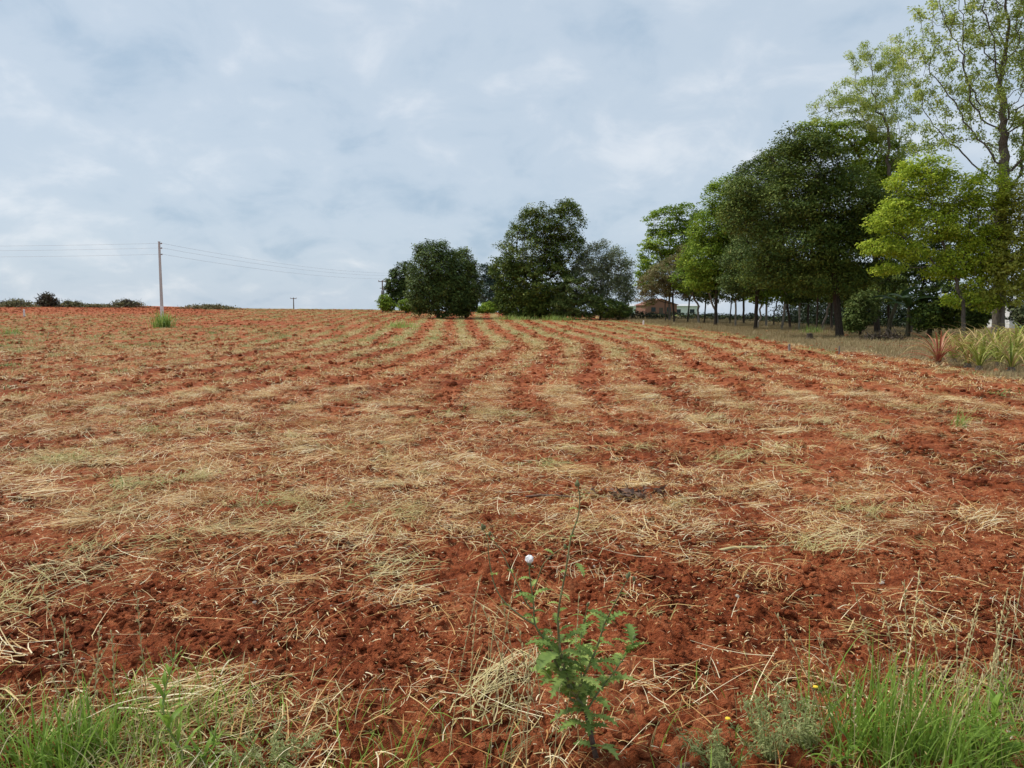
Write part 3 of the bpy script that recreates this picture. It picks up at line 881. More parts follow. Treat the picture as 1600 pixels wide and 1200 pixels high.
for i, (bx, by, bl, lf) in enumerate([
    (1345, 524, [(1350, 480, 22, 26), (1335, 500, 16, 18)], 'leaf_olive'),
    (1470, 522, [(1470, 470, 32, 30), (1450, 495, 26, 20), (1490, 490, 20, 22)], 'leaf_dark'),
    (1525, 521, [(1528, 480, 20, 26), (1518, 500, 18, 14)], 'leaf_olive'),
    (1435, 521, [(1430, 430, 40, 40), (1400, 440, 34, 40), (1470, 400, 46, 46), (1420, 360, 46, 40), (1510, 430, 34, 44), (1500, 370, 40, 40), (1450, 330, 40, 30)], 'leaf_dark'),
    (1590, 520, [(1600, 470, 20, 40), (1625, 480, 26, 40)], 'leaf_grey'),
]):
    tree('undergrowth_shrub', ['olive shrub beside the stout trunk of the massive dark tree', 'dark broad shrub behind the bromeliads and under the yellow green tree',
                               'narrow olive shrub next to the forked grey trunk', 'tall dark shrub mass behind the banana plants and yellow green tree', 'pale grey green shrub before the white house'][i],
         (bx, by), bl, lf, 'bark_dark', depth=[54, 47, 49, 56, 47][i], n_attr=[140, 140, 140, 420, 140][i], n_leaf=[6500, 6500, 6500, 24000, 6500][i], rb=.09, fork=.2, size=.2, puff=.4, step=.4, seed=40 + i, cat='shrub', tint0=.4)

# slender stems of the row
SL = [(1040, 503, 0), (1074, 505, 1), (1092, 506, -1), (1100, 506, 1), (1122, 507, -2), (1140, 507, 1), (1149, 511, 0), (1162, 507, 0), (1184, 514, 1), (1197, 511, 0), (1209, 510, 0),
      (1222, 516, 1), (1234, 513, -1), (1248, 517, 0), (1262, 513, 0), (1276, 521, 0), (1286, 518, 0), (1299, 515, 0), (1330, 521, 0), (1348, 520, 1), (1368, 519, 0), (1388, 520, 0)]
for i, (bx, by, ln) in enumerate(SL):
    dy = 430 + (i * 37 % 23)
    pale = i in (2, 4, 6, 8, 9, 11, 13, 16)
    tree('slender_tree', 'slim pale branched tree at the front of the row' if pale else 'slim dark stemmed tree standing in the shaded row',
         (bx, by), [(bx + ln * 12 - 12, dy, 20, 18), (bx + ln * 12 + 12, dy - 12, 20, 20), (bx + ln * 10, dy + 16, 24, 10)], ['leaf_olive', 'leaf_dark', 'leaf_bright'][i % 3], 'bark_pale' if pale else 'bark_dark',
         n_attr=60, n_leaf=4200, rb=.075 + .05 * ((i * 7) % 5) / 4, fork=[.12, .4, .22, .5][i % 4], size=.24, puff=.6, flat=.4, step=.45, seed=60 + i, tint0=.35, rmin=.016,
         group='pale slender trees at the field margin' if pale else 'dark slender trees in the shaded row')

# --- hedge strip behind the row and weeds at the thicket's foot
foliage('leaf_hedge', [(.012, .022, .008), (.030, .048, .014), (.06, .085, .025)], .15, .5)
def hedge(name, label, pts, h, wd, n, leaf, seed, cat='hedge', size=.22):
    g = np.random.default_rng(seed)
    pts = np.array(pts); t = g.uniform(0, len(pts) - 1.001, n); i = t.astype(int); f = (t - i)[:, None]
    p = pts[i] * (1 - f) + pts[i + 1] * f
    x = p[:, 0] + g.normal(0, wd, n); y = p[:, 1] + g.normal(0, wd, n)
    hh = h * (.55 + .6 * np.clip(fbm(x * .5, y * .5, 2, seed) + .4, 0, 1)) * g.uniform(0, 1, n) ** .7
    C = np.stack([x, y, H(x, y) + .08 + hh], 1)
    V, Fc, tt = leaves(C, 4, .3, size, .5, g, .6, .5, None, .45, .2)
    V[:, 2] = np.maximum(V[:, 2], H(V[:, 0], V[:, 1]) + .01)
    b = np.array([pts[:, 0].mean(), pts[:, 1].mean(), 0]); b[2] = H(b[0], b[1])
    t_ = thing(name, label, cat, b)
    o = obj('foliage', fast_mesh('foliage', V - b, Fc, {'tint': tt}), MATS[leaf], t_); tag(o, kind='stuff')
    mb = MB()
    for k in range(24):
        q = p[g.integers(0, n)]; z0 = float(H(q[0], q[1]))
        mb.tube([Vector(np.array([q[0], q[1], z0 - .1]) - b), Vector(np.array([q[0] + g.normal(0, .1), q[1], z0 + h * .8]) - b)], [.03, .012], 4)
    tag(mb.build('stems', MATS['bark_dark'], t_), kind='stuff')
    return t_
hp = [ground(955, 500), ground(1010, 500.5), ground(1060, 501), ground(1120, 502), ground(1180, 504), ground(1240, 507), ground(1300, 511), ground(1380, 515), ground(1470, 517), ground(1540, 517)]
hp = [(p[0], p[1] + 4) for p in hp]
hedge('hedge', 'low dark hedge running behind the slender trees', hp, 1.05, .7, 4200, 'leaf_hedge', 401)
hp2 = [(x + 1.5, y + 2) for x, y in hp[5:]]
hedge('hedge', 'taller dark undergrowth behind the stout trunk and banana plants', hp2, 3.0, 1.2, 7500, 'leaf_hedge', 402, 'undergrowth')
foliage('weed_green', [(0.103, 0.175, 0.033), (0.218, 0.338, 0.061), (0.345, 0.475, 0.110), (0.483, 0.575, 0.198)], .3, .5)
def weed_tuft(name, label, pxy, n, h, spread, seed, mat='weed_green', wd=.03, group=None, cat='weeds'):
    g = np.random.default_rng(seed); b = ground(*pxy)
    pos = np.stack([g.normal(0, spread, n), g.normal(0, spread, n), np.full(n, -.02)], 1)
    V, Fc, tt = ribbons(pos, g.uniform(.35, 1, n) * h, wd, g.uniform(0, 6.28, n), np.abs(g.normal(.1, .3, n)), g.uniform(.2, 1.4, n), 4, 0, np.clip(g.normal(.5, .22, n), 0, 1))
    t = thing(name, label, cat, tuple(b), group)
    V[:, 2] += H(b[0] + V[:, 0], b[1] + V[:, 1]) - b[2]
    tag(obj('blades', fast_mesh('blades', V, Fc, {'tint': tt}), MATS[mat], t), kind='stuff')
    return t
weed_tuft('weed_clump', 'bright green weeds grown round the foot of the concrete pole', (256, 512), 260, 2.0, .45, 1, wd=.06)
weed_tuft('weed_clump', 'pale green weed patch in front of the round dark tree', (624, 512), 160, 1.1, .9, 2, wd=.05)
weed_tuft('weed_clump', 'small green weed patch near the white stake', (17, 521), 70, .7, .35, 3, wd=.04)
weed_tuft('weed_clump', 'low green weeds along the foot of the tallest dark tree', (800, 499.5), 260, 1.0, 1.4, 4, wd=.05)
weed_tuft('weed_clump', 'low green weeds along the foot of the olive shrub', (870, 500.5), 260, 1.1, 1.5, 5, wd=.05)
weed_tuft('weed_clump', 'green weed tuft on the bare soil near the bromeliads', (1500, 665), 40, .35, .06, 6, wd=.012)
weed_tuft('weed_clump', 'green weeds in the margin among the slender trees', (1268, 522), 120, 1.0, .5, 7, wd=.03)

# ------------------------------------------------------------------ poles and wires
noisy('concrete', (.46, .45, .43), (.62, .61, .58), 4, .9, .2, (2, 2, .7))
noisy('white_paint', (.70, .69, .67), (.82, .81, .79), 3, .7, .1)
noisy('steel', (.16, .16, .17), (.30, .30, .31), 8, .5, .1)
noisy('wood_pole', (.13, .11, .095), (.25, .22, .19), 6, .9, .4, (3, 3, .4))
noisy('porcelain', (.22, .12, .08), (.30, .17, .11), 8, .3, .05)
def concrete_pole(label, base, height, rz, group=None):
    t = thing('utility_pole', label, 'utility pole', base, group, rz)
    MB().box((0, 0, height / 2 - .25), (.28, .22, height + .5), 0, .6).build('shaft', MATS['concrete'], t)
    MB().box((0, 0, .95), (.290, .230, 2.1), 0, .95).build('painted_foot', MATS['white_paint'], t)
    for z in WZ:
        b = MB().box((.15, 0, height - z), (.12, .16, .08)).build('bracket', MATS['steel'], t)
        MB().lathe((.24, 0, height - z - .07), [(.03, 0), (.06, .02), (.045, .06), (.06, .10), (.03, .14)], 8).build('insulator', MATS['porcelain'], b)
    MB().box((0, 0, height + .02), (.21, .16, .05)).build('cap', MATS['concrete'], t)
    return t
WZ = (.15, .62, 1.25)
pb = ground(254, 509)
PH = (509 - 380) * pb[1] / F
concrete_pole('grey concrete utility pole with white foot standing in green weeds', (pb[0], pb[1], pb[2]), PH, 0)
lb = np.array([pb[0] - 62, pb[1] + 3, 0]); lb[2] = H(lb[0], lb[1])
concrete_pole('concrete utility pole outside the picture beyond the brush heaps', tuple(lb), PH + .6, 0)
rbp = np.array([-21.0, 172.0, 0]); rbp[2] = H(rbp[0], rbp[1])
concrete_pole('concrete utility pole hidden behind the round dark tree', tuple(rbp), 8.6, 0)
noisy('cable', (.28, .28, .29), (.34, .34, .35), 3, .6, 0)
def wire(a, b, sag, label):
    a = Vector(a); b = Vector(b); pts = []
    for i in range(25):
        t = i / 24; p = a.lerp(b, t); p.z -= sag * 4 * t * (1 - t); pts.append(p - a)
    o = MB().tube(pts, .008, 4).build('power_line', MATS['cable'])
    o.location = a
    tag(o, label, 'power line', 'power lines on the concrete poles')
for i, z in enumerate(WZ):
    pin = lambda b, h: (b[0] + .24, b[1], b[2] + h - z + .02)
    nm = ['top', 'middle', 'lowest'][i]
    wire(pin(lb, PH + .6), pin(pb, PH), .55, '%s wire between the concrete pole and the picture edge above the brush heaps' % nm)
    wire(pin(pb, PH), pin(rbp, 8.6), 1.1, '%s wire between the concrete pole and the round dark tree' % nm)
def cross_pole(label, px, py_top, py_arm, depth, arm, transformer):
    b = at(px, 484, depth); b[2] = H(b[0], b[1])
    top = at(px, py_top, depth)[2]; h = top - b[2]
    t = thing('utility_pole', label, 'utility pole', tuple(b), None, R(15))
    MB().tube([(0, 0, -.5), (0, 0, h)], [.17, .11], 8).build('shaft', MATS['wood_pole'], t)
    a = MB().box((0, -.16, h - .25), (arm, .12, .14)).build('crossarm', MATS['wood_pole'], t)
    for s in (-.46, 0.05, .46):
        MB().lathe((s * arm, -.16, h - .18), [(.035, 0), (.07, .03), (.05, .1), (.07, .16), (.03, .22)], 8).build('insulator', MATS['porcelain'], a)
    if transformer:
        tr = MB().lathe((.0, -.48, h - 2.9), [(.28, 0), (.32, .05), (.32, .9), (.28, .98), (.1, 1.05)], 12).build('transformer', MATS['steel'], t, True)
        for s in (-.12, .12): MB().lathe((s, -.48, h - 1.9), [(.04, 0), (.06, .06), (.04, .2), (.02, .28)], 8).build('bushing', MATS['porcelain'], tr)
        MB().box((0, -.16, h - 1.5), (arm * .7, .1, .12)).build('lower_crossarm', MATS['wood_pole'], t)
    return t
cross_pole('distant wooden pole with a single crossarm rising over the crest', 459, 465, 465, 200, 1.5, False)
cross_pole('distant pole with crossarms and transformer beside the yellow green bush', 598, 438, 438, 148, 1.5, True)

# ------------------------------------------------------------------ marker stakes, stump, rubbish
def stake(px, py, py_top, wpx, mat, label, name='marker_stake'):
    b = ground(px, py); h = (py - py_top) * b[1] / F; wd = max(.03, wpx * b[1] / F)
    t = thing(name, label, 'stake', tuple(b), None, R(20))
    MB().box((0, 0, h / 2 - .1), (wd, wd, h + .2), 0, .93).build('post', MATS[mat], t)
    MB().box((0, 0, h + wd * .15), (wd * .9, wd * .9, wd * .34), 0, .45).build('tip', MATS[mat], t)
stake(38, 494.5, 484, 2.2, 'white_paint', 'white marker stake on the bare soil below the brush heaps')
stake(1005.5, 507, 501.5, 2.0, 'white_paint', 'white marker stake at the field edge before the brick gable')
stake(1233, 548, 538, 3.0, 'bark_pale', 'pale stub of a post at the corner of bare soil and dry margin')
stake(1311, 554, 541, 1.6, 'wood_pole', 'thin dark stake in the dry margin before the stout trunk')
def stump():
    b = ground(1265, 531)
    t = thing('tree_stump', 'small dark tree stump in the dry grass margin', 'stump', tuple(b))
    MB().lathe((0, 0, -.06), [(.26, 0), (.2, .12), (.17, .3), (.17, .42), (.13, .45)], 11).build('stem', MATS['bark_dark'], t)
    for k in range(5):
        a = k * 1.3
        MB().tube([(.14 * math.cos(a), .14 * math.sin(a), .1), (.34 * math.cos(a), .34 * math.sin(a), .02), (.5 * math.cos(a + .2), .5 * math.sin(a + .2), -.05)], [.06, .04, .015], 5).build('root', MATS['bark_dark'], t)
stump()
# heap of dark cut branches under the banana plants
def branch_heap(name, label, b, n, L, rx, ry, h, seed, mats, leaf=None, nl=0, ls=.2, cat='brush heap'):
    g = np.random.default_rng(seed)
    t = thing(name, label, cat, tuple(b))
    mb = MB()
    for k in range(n):
        a = g.uniform(0, 6.28); x, y = g.normal(0, rx * .45), g.normal(0, ry * .45)
        e = max(0, 1 - (x / rx) ** 2 - (y / ry) ** 2) ** .5
        z = h * e * g.uniform(.05, .9); l = L * g.uniform(.4, 1); up = g.normal(.25, .6)
        p0 = Vector((x, y, z)); d = Vector((math.cos(a), math.sin(a), up)) * l * .5
        p = [p0 - d, p0 + Vector(g.normal(0, l * .06, 3)), p0 + d]
        gz = [float(H(b[0] + q.x, b[1] + q.y)) - b[2] for q in p]
        for q, zz_ in zip(p, gz): q.z = max(q.z + zz_, zz_ + .02)
        mb.tube(p, [.035 * L, .026 * L, .01 * L], 4)
    o = mb.build('branches', MATS[mats], t); tag(o, kind='stuff')
    if leaf:
        k = g.normal(0, .42, (nl, 3)) * [rx, ry, 0]
        e = np.clip(1 - (k[:, 0] / rx) ** 2 - (k[:, 1] / ry) ** 2, 0, 1) ** .5 * np.clip(.62 + 1.1 * fbm(k[:, 0] * .8 + seed, k[:, 1] * .8, 3, seed), .12, 1.4)
        k[:, 2] = H(b[0] + k[:, 0], b[1] + k[:, 1]) - b[2] + h * e * g.uniform(.1, 1, nl) ** .6 + .03
        V, Fc, tt = leaves(k, 6, ls * 1.6, ls, .5, g, .7, .5)
        V[:, 2] = np.maximum(V[:, 2], H(b[0] + V[:, 0], b[1] + V[:, 1]) - b[2] + .01)
        o = obj('dead_leaves', fast_mesh('dead_leaves', V, Fc, {'tint': tt}), MATS[leaf], t); tag(o, kind='stuff')
    return t
foliage('leaf_dead', [(.035, .022, .014), (.075, .05, .03), (.12, .09, .05), (.09, .11, .04)], .1, .6)
foliage('leaf_brush', [(0.070, 0.061, 0.029), (0.140, 0.135, 0.052), (0.238, 0.223, 0.098), (0.364, 0.297, 0.156)], .15, .6)
branch_heap('branch_heap', 'low heap of dark cut branches lying under the banana plants', ground(1380, 532), 90, 1.0, 1.5, .7, .4, 501, 'bark_dark', 'leaf_dead', 160, .14)
def heap(px, py, wpx, hpx, seed, label, leaf, nl, n=70, name='brush_heap', L=1.6, ls=.38):
    b = ground(px, py)
    k = b[1] / F
    branch_heap(name, label, b, n, L, wpx / 2 * k, 2.2, hpx * k, seed, 'bark_dark', leaf, nl, ls)
heap(75, 479, 34, 22, 511, 'tall dark upright heap of uprooted brush on the crest', 'leaf_dead', 420, 120, L=2.0)
heap(22, 479.5, 66, 12, 512, 'long low olive brush heap left of the tall dark heap', 'leaf_brush', 420)
heap(112, 479.5, 50, 9, 513, 'low olive brush heap sloping away from the tall dark heap', 'leaf_brush', 320)
heap(198, 480, 60, 13, 514, 'twiggy grey brush heap near the concrete pole', 'leaf_brush', 260, 130)
heap(150, 480, 70, 4, 515, 'thin line of brush between two heaps on the crest', 'leaf_brush', 240, 30)
heap(330, 483, 90, 7, 516, 'flat weedy brush line on the crest beyond the concrete pole', 'leaf_brush', 380, 40)
heap(-30, 480, 70, 12, 517, 'low brush heap at the far end of the crest', 'leaf_brush', 300)

# ------------------------------------------------------------------ buildings beyond the row
noisy('brick_wall', (.19, .085, .06), (.28, .135, .10), 9, .9, .3, (1, 1, 4))
noisy('clay_roof', (.20, .085, .06), (.30, .14, .10), 5, .85, .3, (6, 1, 1))
noisy('metal_roof', (.42, .42, .42), (.58, .58, .58), 2, .5, .1, (8, 1, 1))
noisy('white_wall', (.60, .60, .58), (.75, .75, .73), 2, .85, .1)
noisy('window_glass', (.02, .025, .03), (.04, .05, .06), 2, .15, 0)
noisy('dark_wood', (.06, .045, .035), (.12, .09, .07), 4, .8, .2)
def house(name, label, b, W, D, wall_h, rise, wall, roof, rz, wins, door=None, over=.4):
    t = thing(name, label, 'building', tuple(b), None, rz)
    m = MB(); m.prism([(-W / 2, 0, -.6), (W / 2, 0, -.6), (W / 2, 0, wall_h), (0, 0, wall_h + rise), (-W / 2, 0, wall_h)], (0, D, 0))
    m.build('wall', MATS[wall], t)
    for s in (-1, 1):
        sl = rise / (W / 2); e = W / 2 + over
        poly = [(s * e, -over, wall_h - over * sl + .02), (0, -over, wall_h + rise + .02), (0, -over, wall_h + rise + .16), (s * e, -over, wall_h - over * sl + .16)]
        MB().prism(poly, (0, D + 2 * over, 0)).build('roof_slope', MATS[roof], t)
    for (x, z, ww, wh) in wins:
        f = MB().box((x, -.03, z), (ww + .2, .08, wh + .2)).build('window', MATS['dark_wood'], t)
        MB().box((x, -.075, z), (ww, .03, wh)).build('pane', MATS['window_glass'], f)
    if door:
        f = MB().box((door[0], -.03, 1.0), (door[1] + .2, .08, 2.2)).build('door', MATS['dark_wood'], t)
        MB().box((door[0] + door[1] * .35, -.09, 1.0), (.06, .05, .15)).build('handle', MATS['steel'], f)
    return t
hb = at(1033, 484, 215); hb[2] = H(hb[0], hb[1])
house('brick_house', 'reddish brick gable house seen between the row trunks', hb, 9.0, 10, 2.9, 1.6, 'brick_wall', 'clay_roof', R(6), [(-2.2, 1.6, 1.1, 1.1), (2.2, 1.6, 1.1, 1.1)], (0, .9))
def barn(label, px0, px1, py_top, depth, wall_h, roof, wall, name):
    a = at(px0, 490, depth); c = at(px1, 490, depth); b = (a + c) / 2; b[2] = H(b[0], b[1])
    W = c[0] - a[0]; top = at(0, py_top, depth)[2] - b[2]
    t = thing(name, label, 'building', tuple(b))
    D = 8
    MB().box((0, D / 2, (wall_h - .6) / 2), (W, D, wall_h + .6)).build('wall', MATS[wall], t)
    for s in (0, 1):
        y0 = -.5 if s == 0 else D + .5
        MB().prism([(-W / 2 - .4, y0, wall_h - .1), (-W / 2 - .4, D / 2, top), (-W / 2 - .4, D / 2, top + .1), (-W / 2 - .4, y0, wall_h + .02)], (W + .8, 0, 0)).build('roof_slope', MATS[roof], t)
    n = max(2, int(W / 4))
    for k in range(n):
        x = -W / 2 + W * (k + .5) / n
        f = MB().box((x, -.02, wall_h * .55), (1.5, .07, 1.2)).build('window', MATS['dark_wood'], t)
        MB().box((x, -.065, wall_h * .55), (1.3, .03, 1.0)).build('pane', MATS['window_glass'], f)
    return t
barn('long low barn with pale metal roof behind the brick house', 985, 1092, 475, 245, 3.6, 'metal_roof', 'white_wall', 'barn')
barn('grey shed with low roof between the thicket and the brick house', 952, 988, 483, 205, 1.9, 'metal_roof', 'dark_wood', 'shed')
barn('white house with pale roof behind the forked grey trunk', 1578, 1760, 455, 78, 2.6, 'metal_roof', 'white_wall', 'house')

# ------------------------------------------------------------------ banana plants
foliage('banana_leaf', [(.03, .075, .022), (.07, .13, .04), (.13, .20, .07)], .3, .4, .5, .4)
noisy('banana_stem', (.06, .055, .03), (.17, .15, .09), 4, .8, .3, (3, 3, .5))
def banana_leaf_mesh(seed, L=1.9, W=.5):
    g = np.random.default_rng(seed); n = 17
    V = []; T = []
    P = np.zeros(3); ph = .45 + g.uniform(0, .3)
    for i in range(n):
        t = i / (n - 1); wd = W * .5 * max(.05, math.sin(math.pi * min(1, .06 + t * .94)) ** .55)
        for s_ in (-1, -.5, 0, .5, 1):
            tear = (g.uniform(.72, 1.0) if abs(s_) == 1 else 1)
            V.append((P[0] + (g.normal(0, .03) if abs(s_) == 1 else 0), s_ * wd * tear, P[2] - abs(s_) ** 1.6 * wd * .45)); T.append(np.clip(.45 + .15 * abs(s_) + g.normal(0, .12), 0, 1))
        P = P + L / (n - 1) * np.array([math.sin(ph), 0, math.cos(ph)]); ph += 1.55 / n
    Fc = [[i * 5 + j, i * 5 + j + 1, (i + 1) * 5 + j + 1, (i + 1) * 5 + j] for i in range(n - 1) for j in range(4)]
    me = fast_mesh('leaf', V, Fc, {'tint': T}, True); me.materials.append(MATS['banana_leaf']); return me
BL = [banana_leaf_mesh(i, 1.7 + .2 * i, .48 + .04 * i) for i in range(3)]
def banana(label, px, py, h, n, seed, lean=(0, 0)):
    g = random.Random(seed); b = ground(px, py)
    t = thing('banana_plant', label, 'banana plant', tuple(b), None, g.uniform(0, 6))
    MB().tube([(0, 0, -.1), (lean[0] * .3, lean[1] * .3, h * .5), (lean[0], lean[1], h), (lean[0] * 1.05, lean[1] * 1.05, h + .3)], [.17, .13, .09, .03], 9).build('stem', MATS['banana_stem'], t, True)
    for k in range(n):
        o = obj('leaf', BL[k % 3], None, t)
        o.location = (lean[0], lean[1], h - .05 + .12 * g.random()); sc_ = g.uniform(.8, 1.2)
        o.scale = (sc_,) * 3; o.rotation_euler = (g.uniform(-.2, .2), g.uniform(-.15, .5), k * 2.4 + g.uniform(-.3, .3))
banana('banana plant with broad arching leaves in front of the dark shrub', 1418, 529, 1.9, 8, 1)
banana('leaning banana plant with drooping leaves next to the branch heap', 1386, 527, 2.3, 7, 2, (.5, .1))
banana('short banana sucker with upright leaves beside the bromeliads', 1452, 529, 1.2, 6, 3)

# ------------------------------------------------------------------ bromeliads
foliage('bromeliad', [(0.111, 0.162, 0.028), (0.230, 0.275, 0.048), (0.374, 0.380, 0.080), (0.510, 0.456, 0.144)], .3, .5, .9, .2)
foliage('bromeliad_dry', [(.30, .20, .08), (.46, .32, .13), (.60, .45, .22)], .2, .6, .8)
foliage('bromeliad_red', [(.28, .07, .045), (.42, .14, .08), (.52, .26, .13)], .25, .45, .8, .35)
def strap(seed, L, phi, bend, wd, mat):
    V, Fc, tt = [], [], []
    n = 9; P = np.zeros(3); ph = phi
    for i in range(n):
        t = i / (n - 1); w_ = wd * .5 * (1 - t ** 2.2) * (.75 + .5 * math.sin(math.pi * t)) + .002
        for s_ in (-1, 0, 1):
            V.append((P[0], s_ * w_, P[2] + abs(s_) * w_ * .5)); tt.append(.35 + .35 * t)
        P = P + L / (n - 1) * np.array([math.sin(ph), 0, math.cos(ph)]); ph += bend / n
    Fc = [[i * 3 + j, i * 3 + j + 1, (i + 1) * 3 + j + 1, (i + 1) * 3 + j] for i in range(n - 1) for j in range(2)]
    me = fast_mesh('leaf', V, Fc, {'tint': tt}, True); me.materials.append(MATS[mat]); return me
SH = [(1.2, .10, 1.1, .034), (1.45, .25, 2.0, .036), (1.6, .4, 2.4, .036), (1.5, .6, 2.2, .034), (1.3, .9, 1.5, .032), (1.6, .22, 1.6, .036)]
STR = {m: [strap(i, *q, m) for i, q in enumerate(SH)] for m in ('bromeliad', 'bromeliad_dry', 'bromeliad_red')}
def rosette(label, b, n, size, mat, seed, dry=.2, group=None):
    g = random.Random(seed)
    t = thing('bromeliad', label, 'bromeliad', tuple(b), group)
    MB().lathe((0, 0, -.08), [(.10, 0), (.12, .08), (.07, .2), (.02, .26)], 8).build('crown_base', MATS['bark_grey'], t)
    for k in range(n):
        f = k / n
        i = min(5, int(f * 5 + g.random() * 1.2)) if g.random() < .8 else 5
        m = 'bromeliad_dry' if (g.random() < dry * (.5 + f)) else mat
        o = obj('leaf', STR[m][i], None, t)
        a = k * 2.39996 + g.uniform(-.25, .25); s_ = size * g.uniform(.75, 1.15)
        o.location = (.05 * math.cos(a), .05 * math.sin(a), .1); o.rotation_euler = (g.uniform(-.15, .15), 0, a); o.scale = (s_, s_ * 1.15, s_)
rosette('red leaved bromeliad at the end of the yellow green clump', ground(1466, 571), 40, .95, 'bromeliad_red', 1, .1)
gb = 'yellow green bromeliads in the thick clump'
for i, (px, py, sz, dr) in enumerate([(1490, 566, .9, .2), (1512, 574, .95, .3), (1535, 566, 1.05, .35), (1500, 556, 1.0, .3), (1560, 572, 1.05, .2), (1585, 564, 1.1, .25), (1548, 552, 1.1, .45), (1605, 577, 1.0, .15),
                                       (1520, 548, 1.05, .5), (1578, 548, 1.15, .4), (1625, 562, 1.1, .2), (1610, 549, 1.1, .3), (1645, 575, 1.0, .2), (1480, 551, .8, .2), (1530, 578, .9, .2), (1580, 580, .9, .3), (1556, 562, 1.1, .3), (1600, 556, 1.15, .4), (1510, 562, 1.0, .25)]):
    rosette('yellow green bromeliad with dry tips in the thick clump beside the margin', ground(px, py), 34, sz * .92, 'bromeliad', 10 + i, dr, gb)

# ------------------------------------------------------------------ foreground: the flowering sowthistle
foliage('thistle_leaf', [(0.165, 0.250, 0.063), (0.264, 0.374, 0.089), (0.374, 0.487, 0.134), (0.528, 0.601, 0.196)], .35, .55, .8, .15)
noisy('thistle_stem', (.18, .21, .08), (.32, .33, .15), 14, .7, .1, c3=(.16, .17, .08))
noisy('thistle_stem_base', (.08, .05, .045), (.16, .11, .08), 14, .7, .2)
noisy('seed_fluff', (.82, .82, .80), (.92, .92, .90), 40, .9, .1)
def lobed_leaf(seed, n=19, lob=.5, wd=.36):
    g = np.random.default_rng(seed); V = []; T = []
    ph = .9; P = np.zeros(3)
    for i in range(n):
        t = i / (n - 1)
        env = wd * (math.sin(math.pi * min(1, .04 + t ** .75 * .96)) ** .7) * .5 + .006
        for s_ in (-1, -.45, 0, .45, 1):
            lb_ = 1.0
            if abs(s_) == 1: lb_ = (1 - lob) + lob * (1.25 if (i + (0 if s_ > 0 else 1)) % 3 == 0 else .25) * g.uniform(.8, 1.15)
            V.append((P[0] + (.05 if abs(s_) == 1 and lb_ > .8 else 0), s_ * env * lb_, P[2] + .18 * env * abs(s_) + g.normal(0, .012) * abs(s_)))
            T.append(np.clip(.5 - .15 * (1 - abs(s_)) + g.normal(0, .1), 0, 1))
        P = P + 1 / (n - 1) * np.array([math.sin(ph), 0, math.cos(ph)]); ph += 1.2 / n
    Fc = [[i * 5 + j, i * 5 + j + 1, (i + 1) * 5 + j + 1, (i + 1) * 5 + j] for i in range(n - 1) for j in range(4)]
    me = fast_mesh('leaf', V, Fc, {'tint': T}, True); me.materials.append(MATS['thistle_leaf']); return me
TL = [lobed_leaf(i, 19, .72, .46 + .06 * i) for i in range(3)] + [lobed_leaf(8, 16, .25, .6)]
